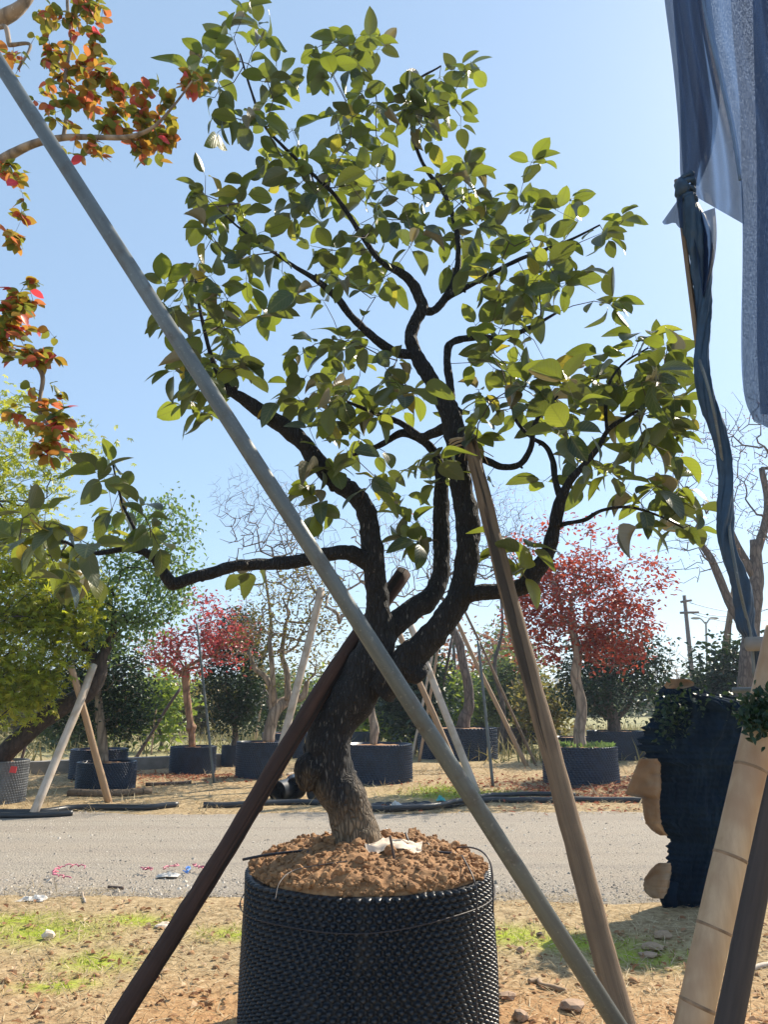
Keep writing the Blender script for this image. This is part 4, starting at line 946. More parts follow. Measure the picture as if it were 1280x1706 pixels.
# low kerb wall behind the left pots, and a thin wire fence in the field
mb = MB(); A0, A1 = gp(20, 1293), gp(470, 1272); dv = unit(A1 - A0); nvec = np.array((-dv[1], dv[0], 0))
n = 40; vv = []
for i in range(n + 1):
    p = A0 * (1 - i / n) + A1 * i / n
    for q, h in ((0, 0), (0, .27), (.16, .28), (.16, 0)): vv.append(p + nvec * q + np.array((0, 0, h + .012 * nz(i * .4, q, h, 1) - (.05 if h == 0 else 0))))
ff = [(i * 4 + k, i * 4 + k + 1, (i + 1) * 4 + k + 1, (i + 1) * 4 + k) for i in range(n) for k in range(3)] + [(0, 1, 2, 3), (n * 4 + 3, n * 4 + 2, n * 4 + 1, n * 4)]
mb.add(vv, ff); tag(mb.build('kerb_wall', M['concrete'], smooth=False, origin=A0), 'low grey concrete kerb wall behind the left pots', 'wall')
fe = thing('wire_fence', 'thin wire fence with concrete posts far across the field', 'fence', gp(60, 1222))
for px in range(20, 720, 48):
    b_ = gp(px, 1222); mb = MB(); tube(mb, [b_, b_ + (0, 0, 1.5)], .06, 6); mb.build('post', M['concrete'], fe)
for h in (.5, .95, 1.4):
    mb = MB(); tube(mb, [gp(20, 1222, h), gp(700, 1222, h)], .012, 4); mb.build('strand', M['wire'], fe)

# ------------------------------------------------------------------ hoses, rolls, planks, litter
def ground_line(label, rows, r, m, name, cat, z=.0):
    P = np.array([gp(a, b, 0) for a, b in rows]); P = spline(P, 8)
    for p in P: p[2] = max(gz(p[0], p[1]), -.012) + r * .8 + z
    mb = MB(); tube(mb, P, r, 10); return tag(mb.build(name, M[m], origin=P[0]), label, cat)
ground_line('black hose on the left verge below the crossed poles', [(-40, 1356), (60, 1356), (120, 1349), (180, 1348), (240, 1349), (296, 1345)], .045, 'blackpipe', 'hose', 'hose')
ground_line('second black hose at the very left beside the pale pole foot', [(-40, 1361), (30, 1361), (75, 1360), (120, 1357)], .04, 'blackpipe', 'hose', 'hose')
ground_line('black hose running behind the trunk along the far road edge', [(338, 1347), (420, 1344), (480, 1341), (560, 1342), (620, 1350), (680, 1350), (740, 1346), (800, 1338), (900, 1337), (1000, 1337), (1090, 1338)], .045, 'blackpipe', 'hose', 'hose')
ground_line('thinner black hose curving off the grass beside the pale pole', [(650, 1356), (720, 1352), (770, 1343), (830, 1334), (900, 1332), (960, 1335)], .035, 'blackpipe', 'hose', 'hose', .06)
ground_line('long timber plank lying in front of the low wide pot', [(112, 1327), (180, 1326), (252, 1322)], .06, 'greypost', 'timber', 'timber')
ground_line('thin dark timber on the ground before the small pink red pot', [(242, 1309), (318, 1306)], .035, 'darkpole', 'timber', 'timber')
ground_line('pale stick on the ground behind the red brown prop', [(478, 1291), (500, 1287)], .025, 'palepole', 'stick', 'stick')
def roll(label, px, py, r, ln, ang, m):
    c = gp(px, py, 0); mb = MB(); ax = np.array((math.sin(ang), math.cos(ang), 0)); sd_ = np.array((ax[1], -ax[0], 0)); up = np.array((0, 0, 1.0)); cc = c + up * r
    for k in range(9):      # spiral of rolled netting seen on its end
        pass
    t = np.linspace(0, 6 * 2 * math.pi, 150); rr = r * (.25 + .75 * t / t[-1])
    A_ = cc + (rr * np.cos(t))[:, None] * sd_ + (rr * np.sin(t))[:, None] * up; B_ = A_ + ax * ln
    n = len(t); mb.add(np.vstack([A_, B_]), [(i, i + 1, n + i + 1, n + i) for i in range(n - 1)])
    return tag(mb.build('net_roll', M[m], origin=c), label, 'net roll', 'rolls of black pot sheeting')
roll('roll of black dimpled sheeting touching the red brown prop', 461, 1336, .16, .5, .3, 'blackpipe')
roll('roll of black dimpled sheeting with an open end left of the trunk', 492, 1333, .18, .55, -.15, 'pot_far')
roll('grey flattened roll of netting against the trunk bend', 521, 1336, .13, .4, .5, 'pot_grey')
def ribbon(label, rows, m, r=.008, name='ribbon', z=.012):
    rr = np.random.default_rng(int(rows[0][0])); P = spline(np.array([gp(a, b, 0) for a, b in rows]), 8)
    for i, p in enumerate(P): p[2] = z + .02 * abs(math.sin(i * .7)) + .005
    mb = MB(); tube(mb, P + rr.normal(0, .012, P.shape) * (1, 1, .3), r * .38, 6); return tag(mb.build(name, M[m], origin=P[0]), label, 'ribbon')
ribbon('pink plastic ribbon bent in a C on the gravel', [(142, 1449), (120, 1447), (98, 1450), (90, 1458), (98, 1465), (115, 1467)], 'pink', .014)
ribbon('short pink ribbon left of the white scrap on the gravel', [(233, 1451), (240, 1453), (246, 1452), (252, 1456)], 'pink', .014)
ribbon('pink ribbon above the white scrap on the gravel', [(272, 1453), (285, 1448), (297, 1446)], 'pink', .014)
ribbon('pink ribbon beside the red brown prop on the gravel', [(322, 1446), (330, 1450), (340, 1451), (352, 1453)], 'pink', .014)
ribbon('small blue ribbon on the gravel', [(308, 1453), (314, 1450), (313, 1457), (309, 1458)], 'blue', .012)
def crumple(label, px, py, sx, sy, h, m, name='plastic_scrap', cat='litter', seed=1):
    rr = np.random.default_rng(seed); c = gp(px, py, 0); c[2] = max(gz(c[0], c[1]), -.012); mb = MB(); vv = []; n = 9
    for j in range(n):
        for i in range(n):
            a, b = i / (n - 1) * 2 - 1, j / (n - 1) * 2 - 1; e = 1 + .3 * nz(a, b, seed, 1.6)
            vv.append(c + (a * sx * e, b * sy * e, .006 + h * max(0, .45 + nz(a, b, seed + 3, 2.2)) * (1 - .8 * max(abs(a), abs(b)) ** 2)))
    mb.add(vv, [(j * n + i, j * n + i + 1, (j + 1) * n + i + 1, (j + 1) * n + i) for j in range(n - 1) for i in range(n - 1)])
    return tag(mb.build(name, M[m], smooth=False, origin=c), label, cat)
crumple('white plastic scrap among the pink ribbons on the gravel', 281, 1458, .10, .05, .04, 'white', seed=2)
crumple('white plastic scrap on the grass verge edge at the left', 55, 1498, .10, .06, .05, 'white', seed=3)
crumple('pinkish crumpled wrapper beside the red brown prop', 278, 1543, .08, .05, .04, 'sack', seed=4)
crumple('white plastic cup scrap by the black hose right of the trunk', 661, 1345, .08, .08, .10, 'white', seed=5)
crumple('teal plastic scrap by the black hose', 735, 1335, .07, .07, .10, 'teal', seed=6)
crumple('black crumpled plastic by the hose right of the trunk', 700, 1343, .30, .15, .10, 'blackpipe', seed=7)
crumple('second black crumpled plastic next to the trunk bend', 640, 1343, .20, .12, .07, 'blackpipe', seed=8)
def stone(label, px, py, r, m='stone', sq=.5, seed=1):
    c = gp(px, py, 0); c[2] = gz(c[0], c[1]) + r * sq * .5; q = I2V * (1 + .35 * np.array([[nz(*(p * 1.7 + seed))] for p in I2V]) + .22 * np.array([[nz(*(p * 4.3 + seed))] for p in I2V])) * np.array((r, r * .8, r * sq)) * .75; mb = MB(); mb.add(q + c, I2F)
    return tag(mb.build('stone', M[m], smooth=False, origin=c), label, 'stone', 'stones on the near verge')
stone('pinkish stone on the green grass at the left', 80, 1566, .055, 'sack', .9, 3)
stone('flat pale stone at the end of the green strip', 1080, 1588, .075, 'stone', .3, 5)
stone('larger brown flat stone behind the flat pale stone', 1088, 1577, .10, 'tanpole', .3, 6)
stone('small tan stone right of the foremost pot', 868, 1588, .035, 'stone', .8, 7)
stone('pale stone at the frame bottom left of the pipe', 955, 1688, .085, 'stone', .4, 8)
stone('round pale stone at the bottom right of the foremost pot', 868, 1704, .05, 'stone', .7, 9)
stone('flat tan stone beside the foremost pot rim shadow', 848, 1665, .06, 'stone', .4, 10)
stone('dark stone under the pipe at the verge', 900, 1562, .03, 'darkpole', .8, 11)
stone('dark stone under the red tree pot', 958, 1315, .16, 'darkbark', .35, 12)
stone('brown bark lump on the verge by the bundle shadow', 1105, 1558, .09, 'tanpole', .35, 13)
ground_line('crooked brown stick on the soil right of the foremost pot', [(882, 1643), (897, 1641), (905, 1650), (925, 1654), (944, 1661)], .014, 'tanpole', 'stick', 'stick')
ground_line('pale short stick standing out on the verge at the left', [(137, 1486), (139, 1500), (141, 1508)], .009, 'palepole', 'stick', 'stick')
ground_line('dark short stick at the road edge on the left', [(180, 1477), (205, 1479)], .012, 'darkpole', 'stick', 'stick')
ground_line('thin pale stick at the far right corner of the verge', [(1248, 1616), (1285, 1606)], .014, 'palepole', 'stick', 'stick')

# ------------------------------------------------------------------ bamboo, dark post and stand-in bundle at the right
b0 = at(1020, 2318, 2.1) * (1, 1, 0); b1 = at(1302, 1050, 2.35)
bam = thing('bamboo_pole', 'thick tan bamboo pole with dark joints at the right edge', 'bamboo pole', b0)
tt = np.linspace(0, 1, 60)[:, None]; P = b0 * (1 - tt) + b1 * tt + np.sin(tt * 9) * (.0015, 0, 0); r_ = np.full(60, .045)
Lb = np.linalg.norm(b1 - b0); nodes = []
for (x_, y_) in ((1163, 1668), (1200, 1558), (1224, 1436), (1252, 1288)):
    a = np.array([np.hypot(*( (CX + F_PX * p[0] / zc(p)) - x_, (CY - F_PX * (-(p[1]) * SP + (p[2] - CAM_H) * CP) / zc(p)) - y_)) for p in P]); nodes.append(int(np.argmin(a)))
nodes = [2] + nodes
mb = MB(); tube(mb, P, r_, 24, True, .02, 6); bam_c = mb.build('culm', M['bamboo'], bam)
ax = unit(b1 - b0)
for n_ in nodes:
    c = P[min(59, max(0, n_))]; mb = MB(); tube(mb, [c - ax * .005, c - ax * .0015, c + ax * .0015, c + ax * .005], [.0448, .0464, .0464, .0448], 24, False); mb.build('joint_ring', M['bamboo_node'], bam)
pole('dark_post', 'nearly black wooden post standing right beside the bamboo pole', 'post', at(1147, 2059, 2.6) * (1, 1, 0), at(1318, 1180, 2.75), .042, .040, M['blackpost'], 16, .06, 20, .0, seed=3)

BUND = [(1136, 1118, 1138), (1142, 1106, 1152), (1155, 1098, 1190), (1168, 1096, 1262), (1185, 1092, 1300), (1205, 1082, 1305), (1228, 1072, 1300), (1250, 1068, 1280), (1266, 1078, 1262), (1280, 1094, 1256), (1310, 1096, 1250), (1345, 1091, 1245), (1368, 1093, 1238), (1385, 1106, 1230), (1400, 1116, 1225), (1435, 1113, 1215), (1465, 1110, 1205), (1490, 1104, 1195), (1500, 1112, 1190), (1509, 1118, 1186)]
def bund_mat():
    m, t, b = mat('navy_smear'); v = coords(t, 'Object'); n = noise_t(t, v, 5, 4)
    w1 = N(t, 'TexWave', Scale=22.0, Distortion=1.0); w1.bands_direction = 'DIAGONAL'; L(t, v, w1.inputs['Vector'])
    w2 = N(t, 'TexVoronoi', Scale=34.0); L(t, v, w2.inputs['Vector'])
    c = ramp(t, n, [(.3, (.004, .012, .026)), (.7, (.012, .026, .046))])
    L(t, c, b.inputs['Base Color']); b.inputs['Roughness'].default_value = .95; b.inputs['Specular IOR Level'].default_value = .05
    bump(t, b, w2.outputs['Distance'], .5, .012); return m
M['navy'] = bund_mat()
DB = 6.2
bc = at(1165, 1506, DB) * (1, 1, 0)
bun = thing('stand_in_bundle', 'invented upright ragged bundle with tan scraps standing in for a dark smear behind the bamboo', 'bundle', bc)  # solid stand-in invented for a smeared dark patch, placed to cast its shadow
R0 = np.array(BUND, float); yy = np.linspace(R0[0, 0], R0[-1, 0], 190); rows = np.c_[yy, np.interp(yy, R0[:, 0], R0[:, 1]), np.interp(yy, R0[:, 0], R0[:, 2])]; na = 260; vv = []
for jr, (y_, xl, xr_) in enumerate(rows):
    a0 = at(xl, y_, DB); a1 = at(xr_, y_, DB); c = (a0 + a1) / 2; hw = (a1[0] - a0[0]) / 2; hd = min(.20, max(.05, hw * .45))
    torn = [1 + .10 * nz(c[2] * 9, e, 2, 1.5) + .10 * nz(c[2] * 30, e, 5, 1.5) + .07 * nz(c[2] * 80, e, 8, 1.5) for e in (0, 3)]
    for k in range(na):
        a = 2 * math.pi * k / na; ca_k, sa_k = math.cos(a), math.sin(a)
        q = 1 + .30 * nz(ca_k * 1.5, sa_k, c[2], 3.0) + .16 * nz(ca_k, sa_k, c[2], 9)
        st = math.cos(k * .80 + jr * .55) * math.cos(k * .80 - jr * .55)
        wx = torn[0] * max(0, ca_k) + torn[1] * max(0, -ca_k)
        vv.append((c[0] + hw * math.copysign(1, ca_k) * wx + .006 * st * ca_k, c[1] + hd * sa_k * q + .008 * st * sa_k, c[2]))
nrw = len(rows); ff = [(j * na + k, (j + 1) * na + k, (j + 1) * na + (k + 1) % na, j * na + (k + 1) % na) for j in range(nrw - 1) for k in range(na)] + [tuple(range(na)), tuple(range(nrw * na - 1, (nrw - 1) * na - 1, -1))]
mb = MB(); mb.add(vv, ff)
for (xa, xb, yb) in ((1104, 1122, 1512), (1172, 1192, 1520)):   # invented ragged feet reaching the ground, to cast two leg-like shadows
    a0 = at(xa, 1480, DB - .03); a1 = at(xb, 1480, DB - .03); c = (a0 + a1) / 2; e = np.array((c[0], DB - .05, -.02)); tube(mb, [c + (0, 0, .05), (c + e) / 2, e], [.09, .07, .05], 14, True, .25, 12)
mb.build('sheet', M['navy'], bun)
SCR = [[(1052, 1290, 1062, 1096), (1300, 1070, 1096), (1265, 1064, 1097), (1330, 1072, 1094)],]
def scrap(rows, off, seed):
    vv = []; n = 10; R0 = np.array(rows, float); yy = np.linspace(R0[0, 0], R0[-1, 0], 46); rws = np.c_[yy, np.interp(yy, R0[:, 0], R0[:, 1]), np.interp(yy, R0[:, 0], R0[:, 2])]
    for y_, xl, xr_ in rws:
        for i in range(n):
            s_ = i / (n - 1); p = at(xl + (xr_ - xl) * s_ + 1.6 * nz(y_, s_, seed, .35), y_, DB + off + .05 * math.sin(s_ * 3) - .12 * s_ * s_ + .03 * nz(s_ * 3, y_ * .06, seed, 1)); vv.append(p)
    m_ = len(rws); back = [np.array(p) + (0, .012, 0) for p in vv]; nn = len(vv)
    ff = [(j * n + i, (j + 1) * n + i, (j + 1) * n + i + 1, j * n + i + 1) for j in range(m_ - 1) for i in range(n - 1)]
    ff += [tuple(nn + k for k in reversed(q)) for q in ff]
    ring = [i for i in range(n)] + [j * n + n - 1 for j in range(1, m_)] + [(m_ - 1) * n + i for i in range(n - 2, -1, -1)] + [j * n for j in range(m_ - 2, 0, -1)]
    ff += [(ring[k], ring[(k + 1) % len(ring)], nn + ring[(k + 1) % len(ring)], nn + ring[k]) for k in range(len(ring))]
    mb = MB(); mb.add(vv + back, ff); o = mb.build('scrap', M['scrap'], bun); o['label'] = 'torn tan scrap'
scrap([(1264, 1067, 1096), (1272, 1064, 1102), (1321, 1043, 1102), (1326, 1046, 1100), (1328, 1071, 1100), (1352, 1073, 1100), (1372, 1077, 1103), (1384, 1088, 1108), (1392, 1100, 1114)], -.12, 1)
scrap([(1438, 1098, 1118), (1448, 1086, 1120), (1462, 1076, 1118), (1476, 1073, 1116), (1488, 1077, 1112), (1497, 1088, 1106)], -.10, 2)
scrap([(1131, 1120, 1146), (1136, 1112, 1156), (1142, 1108, 1158), (1147, 1112, 1140)], -.16, 3)
rg = np.random.default_rng(5); n = 380; Pq = []
for k in range(n):
    px, py = (rg.normal(1118, 17), rg.normal(1185, 26)) if k % 3 else (rg.normal(1215, 45), rg.normal(1172, 16))
    Pq.append(at(px, py, DB - .16 - rg.uniform(0, .08)))
mb = MB(); scatter(mb, Pq, rg.normal(0, 1, (n, 3)), rg.normal(0, .6, (n, 3)) + (0, -.5, .6), rg.uniform(.03, .06, n), SM_V, SM_F); sp = mb.build('leaf_spray', M['evergreen'], bun, smooth=False); sp['kind'] = 'stuff'

# dark leafy sprig added where the dark smear crosses the bamboo
ca2 = P[np.argmin([abs((CY - F_PX * (-(p[1]) * SP + (p[2] - CAM_H) * CP) / zc(p)) - 1188) for p in P])]
spg = thing('leafy_sprig', 'dark leafy sprig added across the bamboo pole near the right edge', 'sprig', ca2)
rg = np.random.default_rng(15); n = 420; Pq = np.array([at(rg.normal(1268, 17), rg.normal(1188, 19), 2.2 + rg.uniform(-.03, .05)) for k in range(n)])
mb = MB(); scatter(mb, Pq, rg.normal(0, 1, (n, 3)) + (0, 0, -.4), rg.normal(0, .6, (n, 3)) + (0, -.5, .6), rg.uniform(.018, .034, n), SM_V, SM_F); sp = mb.build('foliage', M['evergreen'], spg, smooth=False); sp['kind'] = 'stuff'
mb = MB(); tube(mb, spline([at(1300, 1150, 2.22), at(1275, 1172, 2.2), at(1262, 1195, 2.2), at(1256, 1218, 2.2)], 5), np.linspace(.006, .002, 16), 6); mb.build('stem', M['darkbark'], spg)
pole('rail_pipe', 'grey pipe end of a horizontal rail at the right edge', 'pipe', at(1246, 1073, 2.55), at(1480, 1068, 2.55), .024, .024, M['concrete'], 16, 0, 3)
pole('rail_pipe', 'thin grey rail behind the bamboo at the right edge', 'pipe', at(1222, 1150, 5.0), at(1420, 1146, 5.0), .018, .018, M['steel'], 10, 0, 3)
pole('rail_post', 'upright post carrying the shade net rail outside the picture', 'post', at(1480, 1068, 2.55) * (1, 1, 0), at(1480, 1068, 2.55) * (1, 1, 0) + np.array((0, 0, 6.2)), .03, .03, M['steel'], 12, 0, 3)

# ------------------------------------------------------------------ shade net
def net_mat():
    m, t, b = mat('shade_net'); uv = coords(t, 'UV'); 
    n = noise_t(t, uv, 9, 4); w1 = N(t, 'TexVoronoi', Scale=260.0); L(t, uv, w1.inputs['Vector'])
    b.inputs['Base Color'].default_value = (.022, .04, .085, 1); b.inputs['Roughness'].default_value = .7; b.inputs['Specular IOR Level'].default_value = .2
    bump(t, b, w1.outputs['Distance'], .7, .006)
    tr = t.nodes.new('ShaderNodeBsdfTransparent'); tl_ = t.nodes.new('ShaderNodeBsdfTranslucent'); tl_.inputs[0].default_value = (.06, .115, .25, 1)
    m1 = t.nodes.new('ShaderNodeMixShader'); m1.inputs[0].default_value = .68; L(t, b.outputs[0], m1.inputs[1]); L(t, tl_.outputs[0], m1.inputs[2])
    holes = ramp(t, w1.outputs['Distance'], [(.3, (.01, .01, .01)), (.75, (.26, .26, .26))])
    m2 = t.nodes.new('ShaderNodeMixShader'); L(t, holes, m2.inputs[0]); L(t, m1.outputs[0], m2.inputs[1]); L(t, tr.outputs[0], m2.inputs[2])
    L(t, m2.outputs[0], t.nodes['Material Output'].inputs[0]); return m
M['net'] = net_mat()
M['net_solid'] = plain_mat('bunched_net', (.014, .042, .085), .5, .3, 30, bs=.4)
net = thing('shade_net', 'dark blue shade netting hanging knotted at the upper right', 'shade net', at(1148, 312, 2.6))
def sheet(rows, nu, fold, freq, seed, d0=0.0, name='net_panel', ph=0.0):
    """rows: (y_left, x_left, y_right, x_right, d_left, d_right)"""
    q = spline(np.array(rows, float), 8); vv = []; uu = []
    for j, (yl, xl, yr, xr_, dl, dr) in enumerate(q):
        for i in range(nu):
            s_ = i / (nu - 1); a = math.sin(s_ * freq * 6.283 + ph + .6 * nz(s_ * 2, j * .05, seed, 1.3)); env = math.sin(math.pi * min(1, s_ * 4) / 2)
            vv.append(at(xl + (xr_ - xl) * s_, yl + (yr - yl) * s_, dl + (dr - dl) * s_ + d0 + env * fold * (a + .5 * nz(s_ * 5, j * .08, seed + 4, 1)))); uu.append((s_ * 1.4, j * .03))
    n = len(q); mb = MB(); mb.add(vv, [(j * nu + i, j * nu + i + 1, (j + 1) * nu + i + 1, (j + 1) * nu + i) for j in range(n - 1) for i in range(nu - 1)], uu)
    return mb.build(name, M['net'], net)
sheet([(-260, 1080, -260, 1165, 2.5, 2.55), (-120, 1096, -120, 1172, 2.52, 2.55), (0, 1108, 0, 1180, 2.55, 2.57), (110, 1122, 110, 1203, 2.57, 2.57), (220, 1132, 225, 1228, 2.58, 2.58), (285, 1134, 310, 1238, 2.59, 2.6), (305, 1137, 350, 1240, 2.6, 2.6), (318, 1143, 374, 1241, 2.6, 2.6)], 60, .03, 2.3, 1)
sheet([(-260, 1108, -260, 1150, 2.62, 2.65), (0, 1122, 0, 1185, 2.64, 2.66), (150, 1133, 140, 1200, 2.64, 2.66), (240, 1136, 240, 1190, 2.64, 2.66), (300, 1140, 310, 1165, 2.63, 2.64)], 40, .03, 1.6, 2, name='net_fold')
sheet([(-260, 1160, -260, 1560, 2.45, 2.3), (0, 1176, 0, 1560, 2.46, 2.3), (130, 1203, 130, 1560, 2.47, 2.3), (240, 1228, 240, 1560, 2.48, 2.3), (340, 1237, 340, 1560, 2.48, 2.3), (440, 1238, 450, 1560, 2.48, 2.3), (540, 1236, 560, 1560, 2.48, 2.3), (620, 1237, 660, 1560, 2.48, 2.3), (668, 1243, 760, 1560, 2.48, 2.3), (700, 1256, 860, 1560, 2.48, 2.3)], 120, .045, 5.5, 3)
sheet([(-260, 1250, -260, 1560, 2.62, 2.5), (0, 1255, 0, 1560, 2.62, 2.5), (300, 1262, 300, 1560, 2.62, 2.5), (560, 1262, 560, 1560, 2.6, 2.5), (690, 1268, 700, 1560, 2.6, 2.5)], 60, .04, 4, 5, name='net_fold')
# hem tape along the seam
P = spline(np.array([at(a, b, d) for a, b, d in ((1150, -160, 2.42), (1172, 0, 2.43), (1196, 110, 2.43), (1220, 215, 2.44), (1234, 300, 2.45))]), 8); mb = MB(); tube(mb, P, .0055, 8); mb.build('hem', plain_mat('net_hem', (.10, .17, .30), .8, .2, 20), net)
# knot
mb = MB(); k0 = at(1137, 312, 2.57)
q = I2V * np.array((.026, .035, .042)); mb.add(q * (1 + .35 * np.array([[nz(*(p * 30))] for p in q])) + k0, I2F)
for k_ in range(4):        # turns of netting wound round the gathered neck
    a_ = np.linspace(0, 2 * math.pi, 30); cc = at(1141 + 1.5 * k_, 300 + 9 * k_, 2.585); rr_ = .030 + .004 * math.sin(k_ * 2.0)
    tube(mb, np.c_[cc[0] + rr_ * np.cos(a_), cc[1] + rr_ * np.sin(a_), cc[2] + .018 * np.cos(a_ + .6 * k_) - .01 * k_], .011, 10, False, .35, 60)
mb.build('knot', M['net_solid'], net)
mb = MB(); a, b_, c = at(1138, 322, 2.55), at(1104, 370, 2.55), at(1140, 378, 2.56); g_ = 8; vv = []; ff = []
for i in range(g_):
    for j in range(g_):
        s_, t_ = i / (g_ - 1), j / (g_ - 1); p = a * (1 - s_) + (b_ * (1 - t_) + c * t_) * s_; vv.append(p + (0, .012 * math.sin(t_ * 9) * s_, 0))
mb.add(vv, [(i * g_ + j, i * g_ + j + 1, (i + 1) * g_ + j + 1, (i + 1) * g_ + j) for i in range(g_ - 1) for j in range(g_ - 1)], [(p[0] * 3, p[2] * 3) for p in vv]); mb.build('net_tail', M['net'], net)
# twisted rope of netting down the pole
TW = [(1146, 330, 34, 2.58), (1158, 380, 44, 2.6), (1168, 430, 42, 2.62), (1174, 480, 32, 2.62), (1172, 540, 27, 2.62), (1170, 600, 26, 2.62), (1178, 655, 30, 2.62), (1192, 705, 30, 2.62), (1204, 750, 26, 2.62), (1211, 800, 28, 2.62), (1210, 850, 30, 2.62), (1208, 890, 28, 2.62), (1217, 930, 30, 2.62), (1235, 970, 34, 2.62), (1243, 1010, 34, 2.62), (1243, 1040, 30, 2.62), (1252, 1062, 22, 2.62), (1266, 1100, 20, 2.62), (1268, 1145, 16, 2.62)]
P, r_ = limb(TW, .80, 12); ang = np.arange(36) * 2 * math.pi / 36
mb = MB(); tube(mb, P, r_, 36, True, .10, 22, prof=1 + .20 * np.cos(3 * ang) + .10 * np.cos(7 * ang + 1), twist=5.0); mb.build('twisted_netting', M['net_solid'], net)
mb = MB(); a, b_, c = at(1152, 372, 2.6), at(1190, 372, 2.58), at(1186, 488, 2.6); g_ = 12; vv = []
for i in range(g_):
    for j in range(g_):
        s_, t_ = i / (g_ - 1), j / (g_ - 1); p = at(1152 + 40 * t_ * (1 - s_ ** 2.2) + 20 * s_, 360 + 135 * s_ - 14 * t_ * (1 - s_), 2.57 + .03 * math.sin(t_ * 7)); vv.append(p)
mb.add(vv, [(i * g_ + j, i * g_ + j + 1, (i + 1) * g_ + j + 1, (i + 1) * g_ + j) for i in range(g_ - 1) for j in range(g_ - 1)], [(p[0] * 3, p[2] * 3) for p in vv]); mb.build('net_tail', M['net'], net)
P = spline(np.array([at(a, b, d) for a, b, d in ((1166, 600, 2.57), (1182, 650, 2.55), (1197, 720, 2.57), (1206, 780, 2.62), (1220, 840, 2.66), (1216, 880, 2.6), (1229, 960, 2.55), (1240, 1010, 2.58), (1252, 1060, 2.6), (1258, 1130, 2.6))]), 6); mb = MB(); tube(mb, P, .0055, 8); mb.build('cord', M['steel'], net)
pole('bamboo_cane', 'thin cane behind the knot of the shade net', 'cane', at(1172, 640, 2.64), at(1128, 300, 2.64), .012, .010, M['greypost'], 8, .03, 12)
pole('rail_pipe', 'overhead rail carrying the shade net above the picture', 'pipe', at(1060, -262, 2.5), at(1600, -262, 2.3), .02, .02, M['steel'], 10, 0, 3)

# ------------------------------------------------------------------ orange-leaved tree reaching in at the upper left
OX = np.array((-3.3, 3.9, 0.0))
ot = thing('crape_myrtle', 'orange and red leaved tree reaching in from the upper left corner', 'tree', OX)
so_ = Skel(); OL = []
def ol(P, r, first=False):
    so_.line(P, r, -1 if first else so_.nearest(P[0])); mb = MB(); tube(mb, P, r, 14, True, .1, 9); mb.build('trunk' if first else 'branch', M['palebark'], ot)
P = spline([OX, OX + (.05, 0, .9), OX + (.02, -.1, 1.8), OX + (.15, -.2, 2.6), OX + (.2, -.25, 3.4), OX + (.35, -.3, 4.4)], 6); ol(P, np.linspace(.11, .05, len(P)), True)
def px_limb(start, rows):
    Pq, rq = limb(rows, 1.0, 6); P = np.vstack([spline([start, (start + Pq[0]) / 2 + (0, 0, .06), Pq[0]], 5)[:-1], Pq]); r = np.concatenate([np.full(len(P) - len(Pq), rq[0] * 1.15), rq]); ol(P, r)
px_limb(P[20], [(-60, 310, 18, 3.65), (0, 268, 16, 3.6), (55, 240, 13, 3.55), (110, 229, 11, 3.5), (165, 229, 9, 3.45), (215, 228, 8, 3.4), (255, 212, 6, 3.36), (290, 175, 4, 3.32), (320, 135, 3, 3.28)])
px_limb(P[26], [(-60, 60, 26, 3.7), (5, 30, 24, 3.66), (40, 5, 18, 3.62), (70, -40, 12, 3.6)])
px_limb(P[12], [(-70, 570, 10, 3.7), (0, 585, 9, 3.66), (45, 597, 8, 3.62), (70, 625, 7, 3.6), (66, 665, 6.5, 3.58), (68, 695, 6, 3.56), (88, 722, 4, 3.54), (52, 760, 3, 3.5)])
px_limb(at(105, 230, 3.5), [(112, 190, 6, 3.52), (108, 130, 6, 3.55), (118, 70, 5, 3.58), (112, 10, 5, 3.6), (112, -50, 4, 3.62)])
px_limb(at(0, 45, 3.66), [(15, 75, 7, 3.6), (50, 75, 5, 3.56), (30, 115, 4, 3.5)])
OC = [(95, 50, 45, 60, 12), (165, 30, 25, 40, 6), (155, 120, 55, 50, 13), (110, 170, 55, 38, 9), (235, 165, 60, 28, 10), (225, 205, 70, 25, 10), (265, 250, 40, 30, 7), (310, 130, 28, 25, 5), (130, 255, 45, 20, 5), (20, 290, 22, 22, 4), (18, 385, 26, 22, 4), (30, 520, 45, 40, 9), (45, 575, 55, 38, 9), (60, 680, 50, 50, 11), (100, 700, 32, 30, 5), (25, 110, 25, 40, 4), (70, 750, 30, 18, 3), (55, 485, 20, 15, 2)]
lr = np.random.default_rng(91); pts = []
for cx_, cy_, rx, ry, n in OC:
    for k in range(int(n * 1.7)):
        a = lr.uniform(0, 6.28); q = math.sqrt(lr.uniform()); px, py = cx_ + rx * q * math.cos(a), cy_ + ry * q * math.sin(a)
        pts.append(at(px, py, 3.52 + lr.normal(0, .09)))
ne = len(so_.P); tips = so_.attract(pts, lr, .055, .012, .03); so_.radii(.0016, .42, .008); mb = MB(); so_.emit(mb, 4); tw = mb.build('twigs', M['twig'], ot); tw['kind'] = 'stuff'
OLV = []
for ti in tips:
    j = ti; q = 0; td = unit(so_.P[ti] - so_.P[so_.par[ti]])
    while j >= ne and q < 6:
        for s_ in (0, 1):
            a = lr.uniform(0, 6.28); d_ = unit(.35 * td + np.array((math.cos(a), math.sin(a), lr.normal(-.25, .4)))); OLV.append((so_.P[j], d_, np.array((0, 0, 1)) + lr.normal(0, .5, 3), lr.uniform(.045, .082)))
        j = so_.par[j]; q += 1
OT = leaf_template(6, .25, .2, .08, cols=3); OT[0][:, 0] *= 1.15
mb = MB(); mb.add(*OT); om = mb.mesh('leaf', M['orangeleaf']); omr = mb.mesh('leaf', M['brightred'])
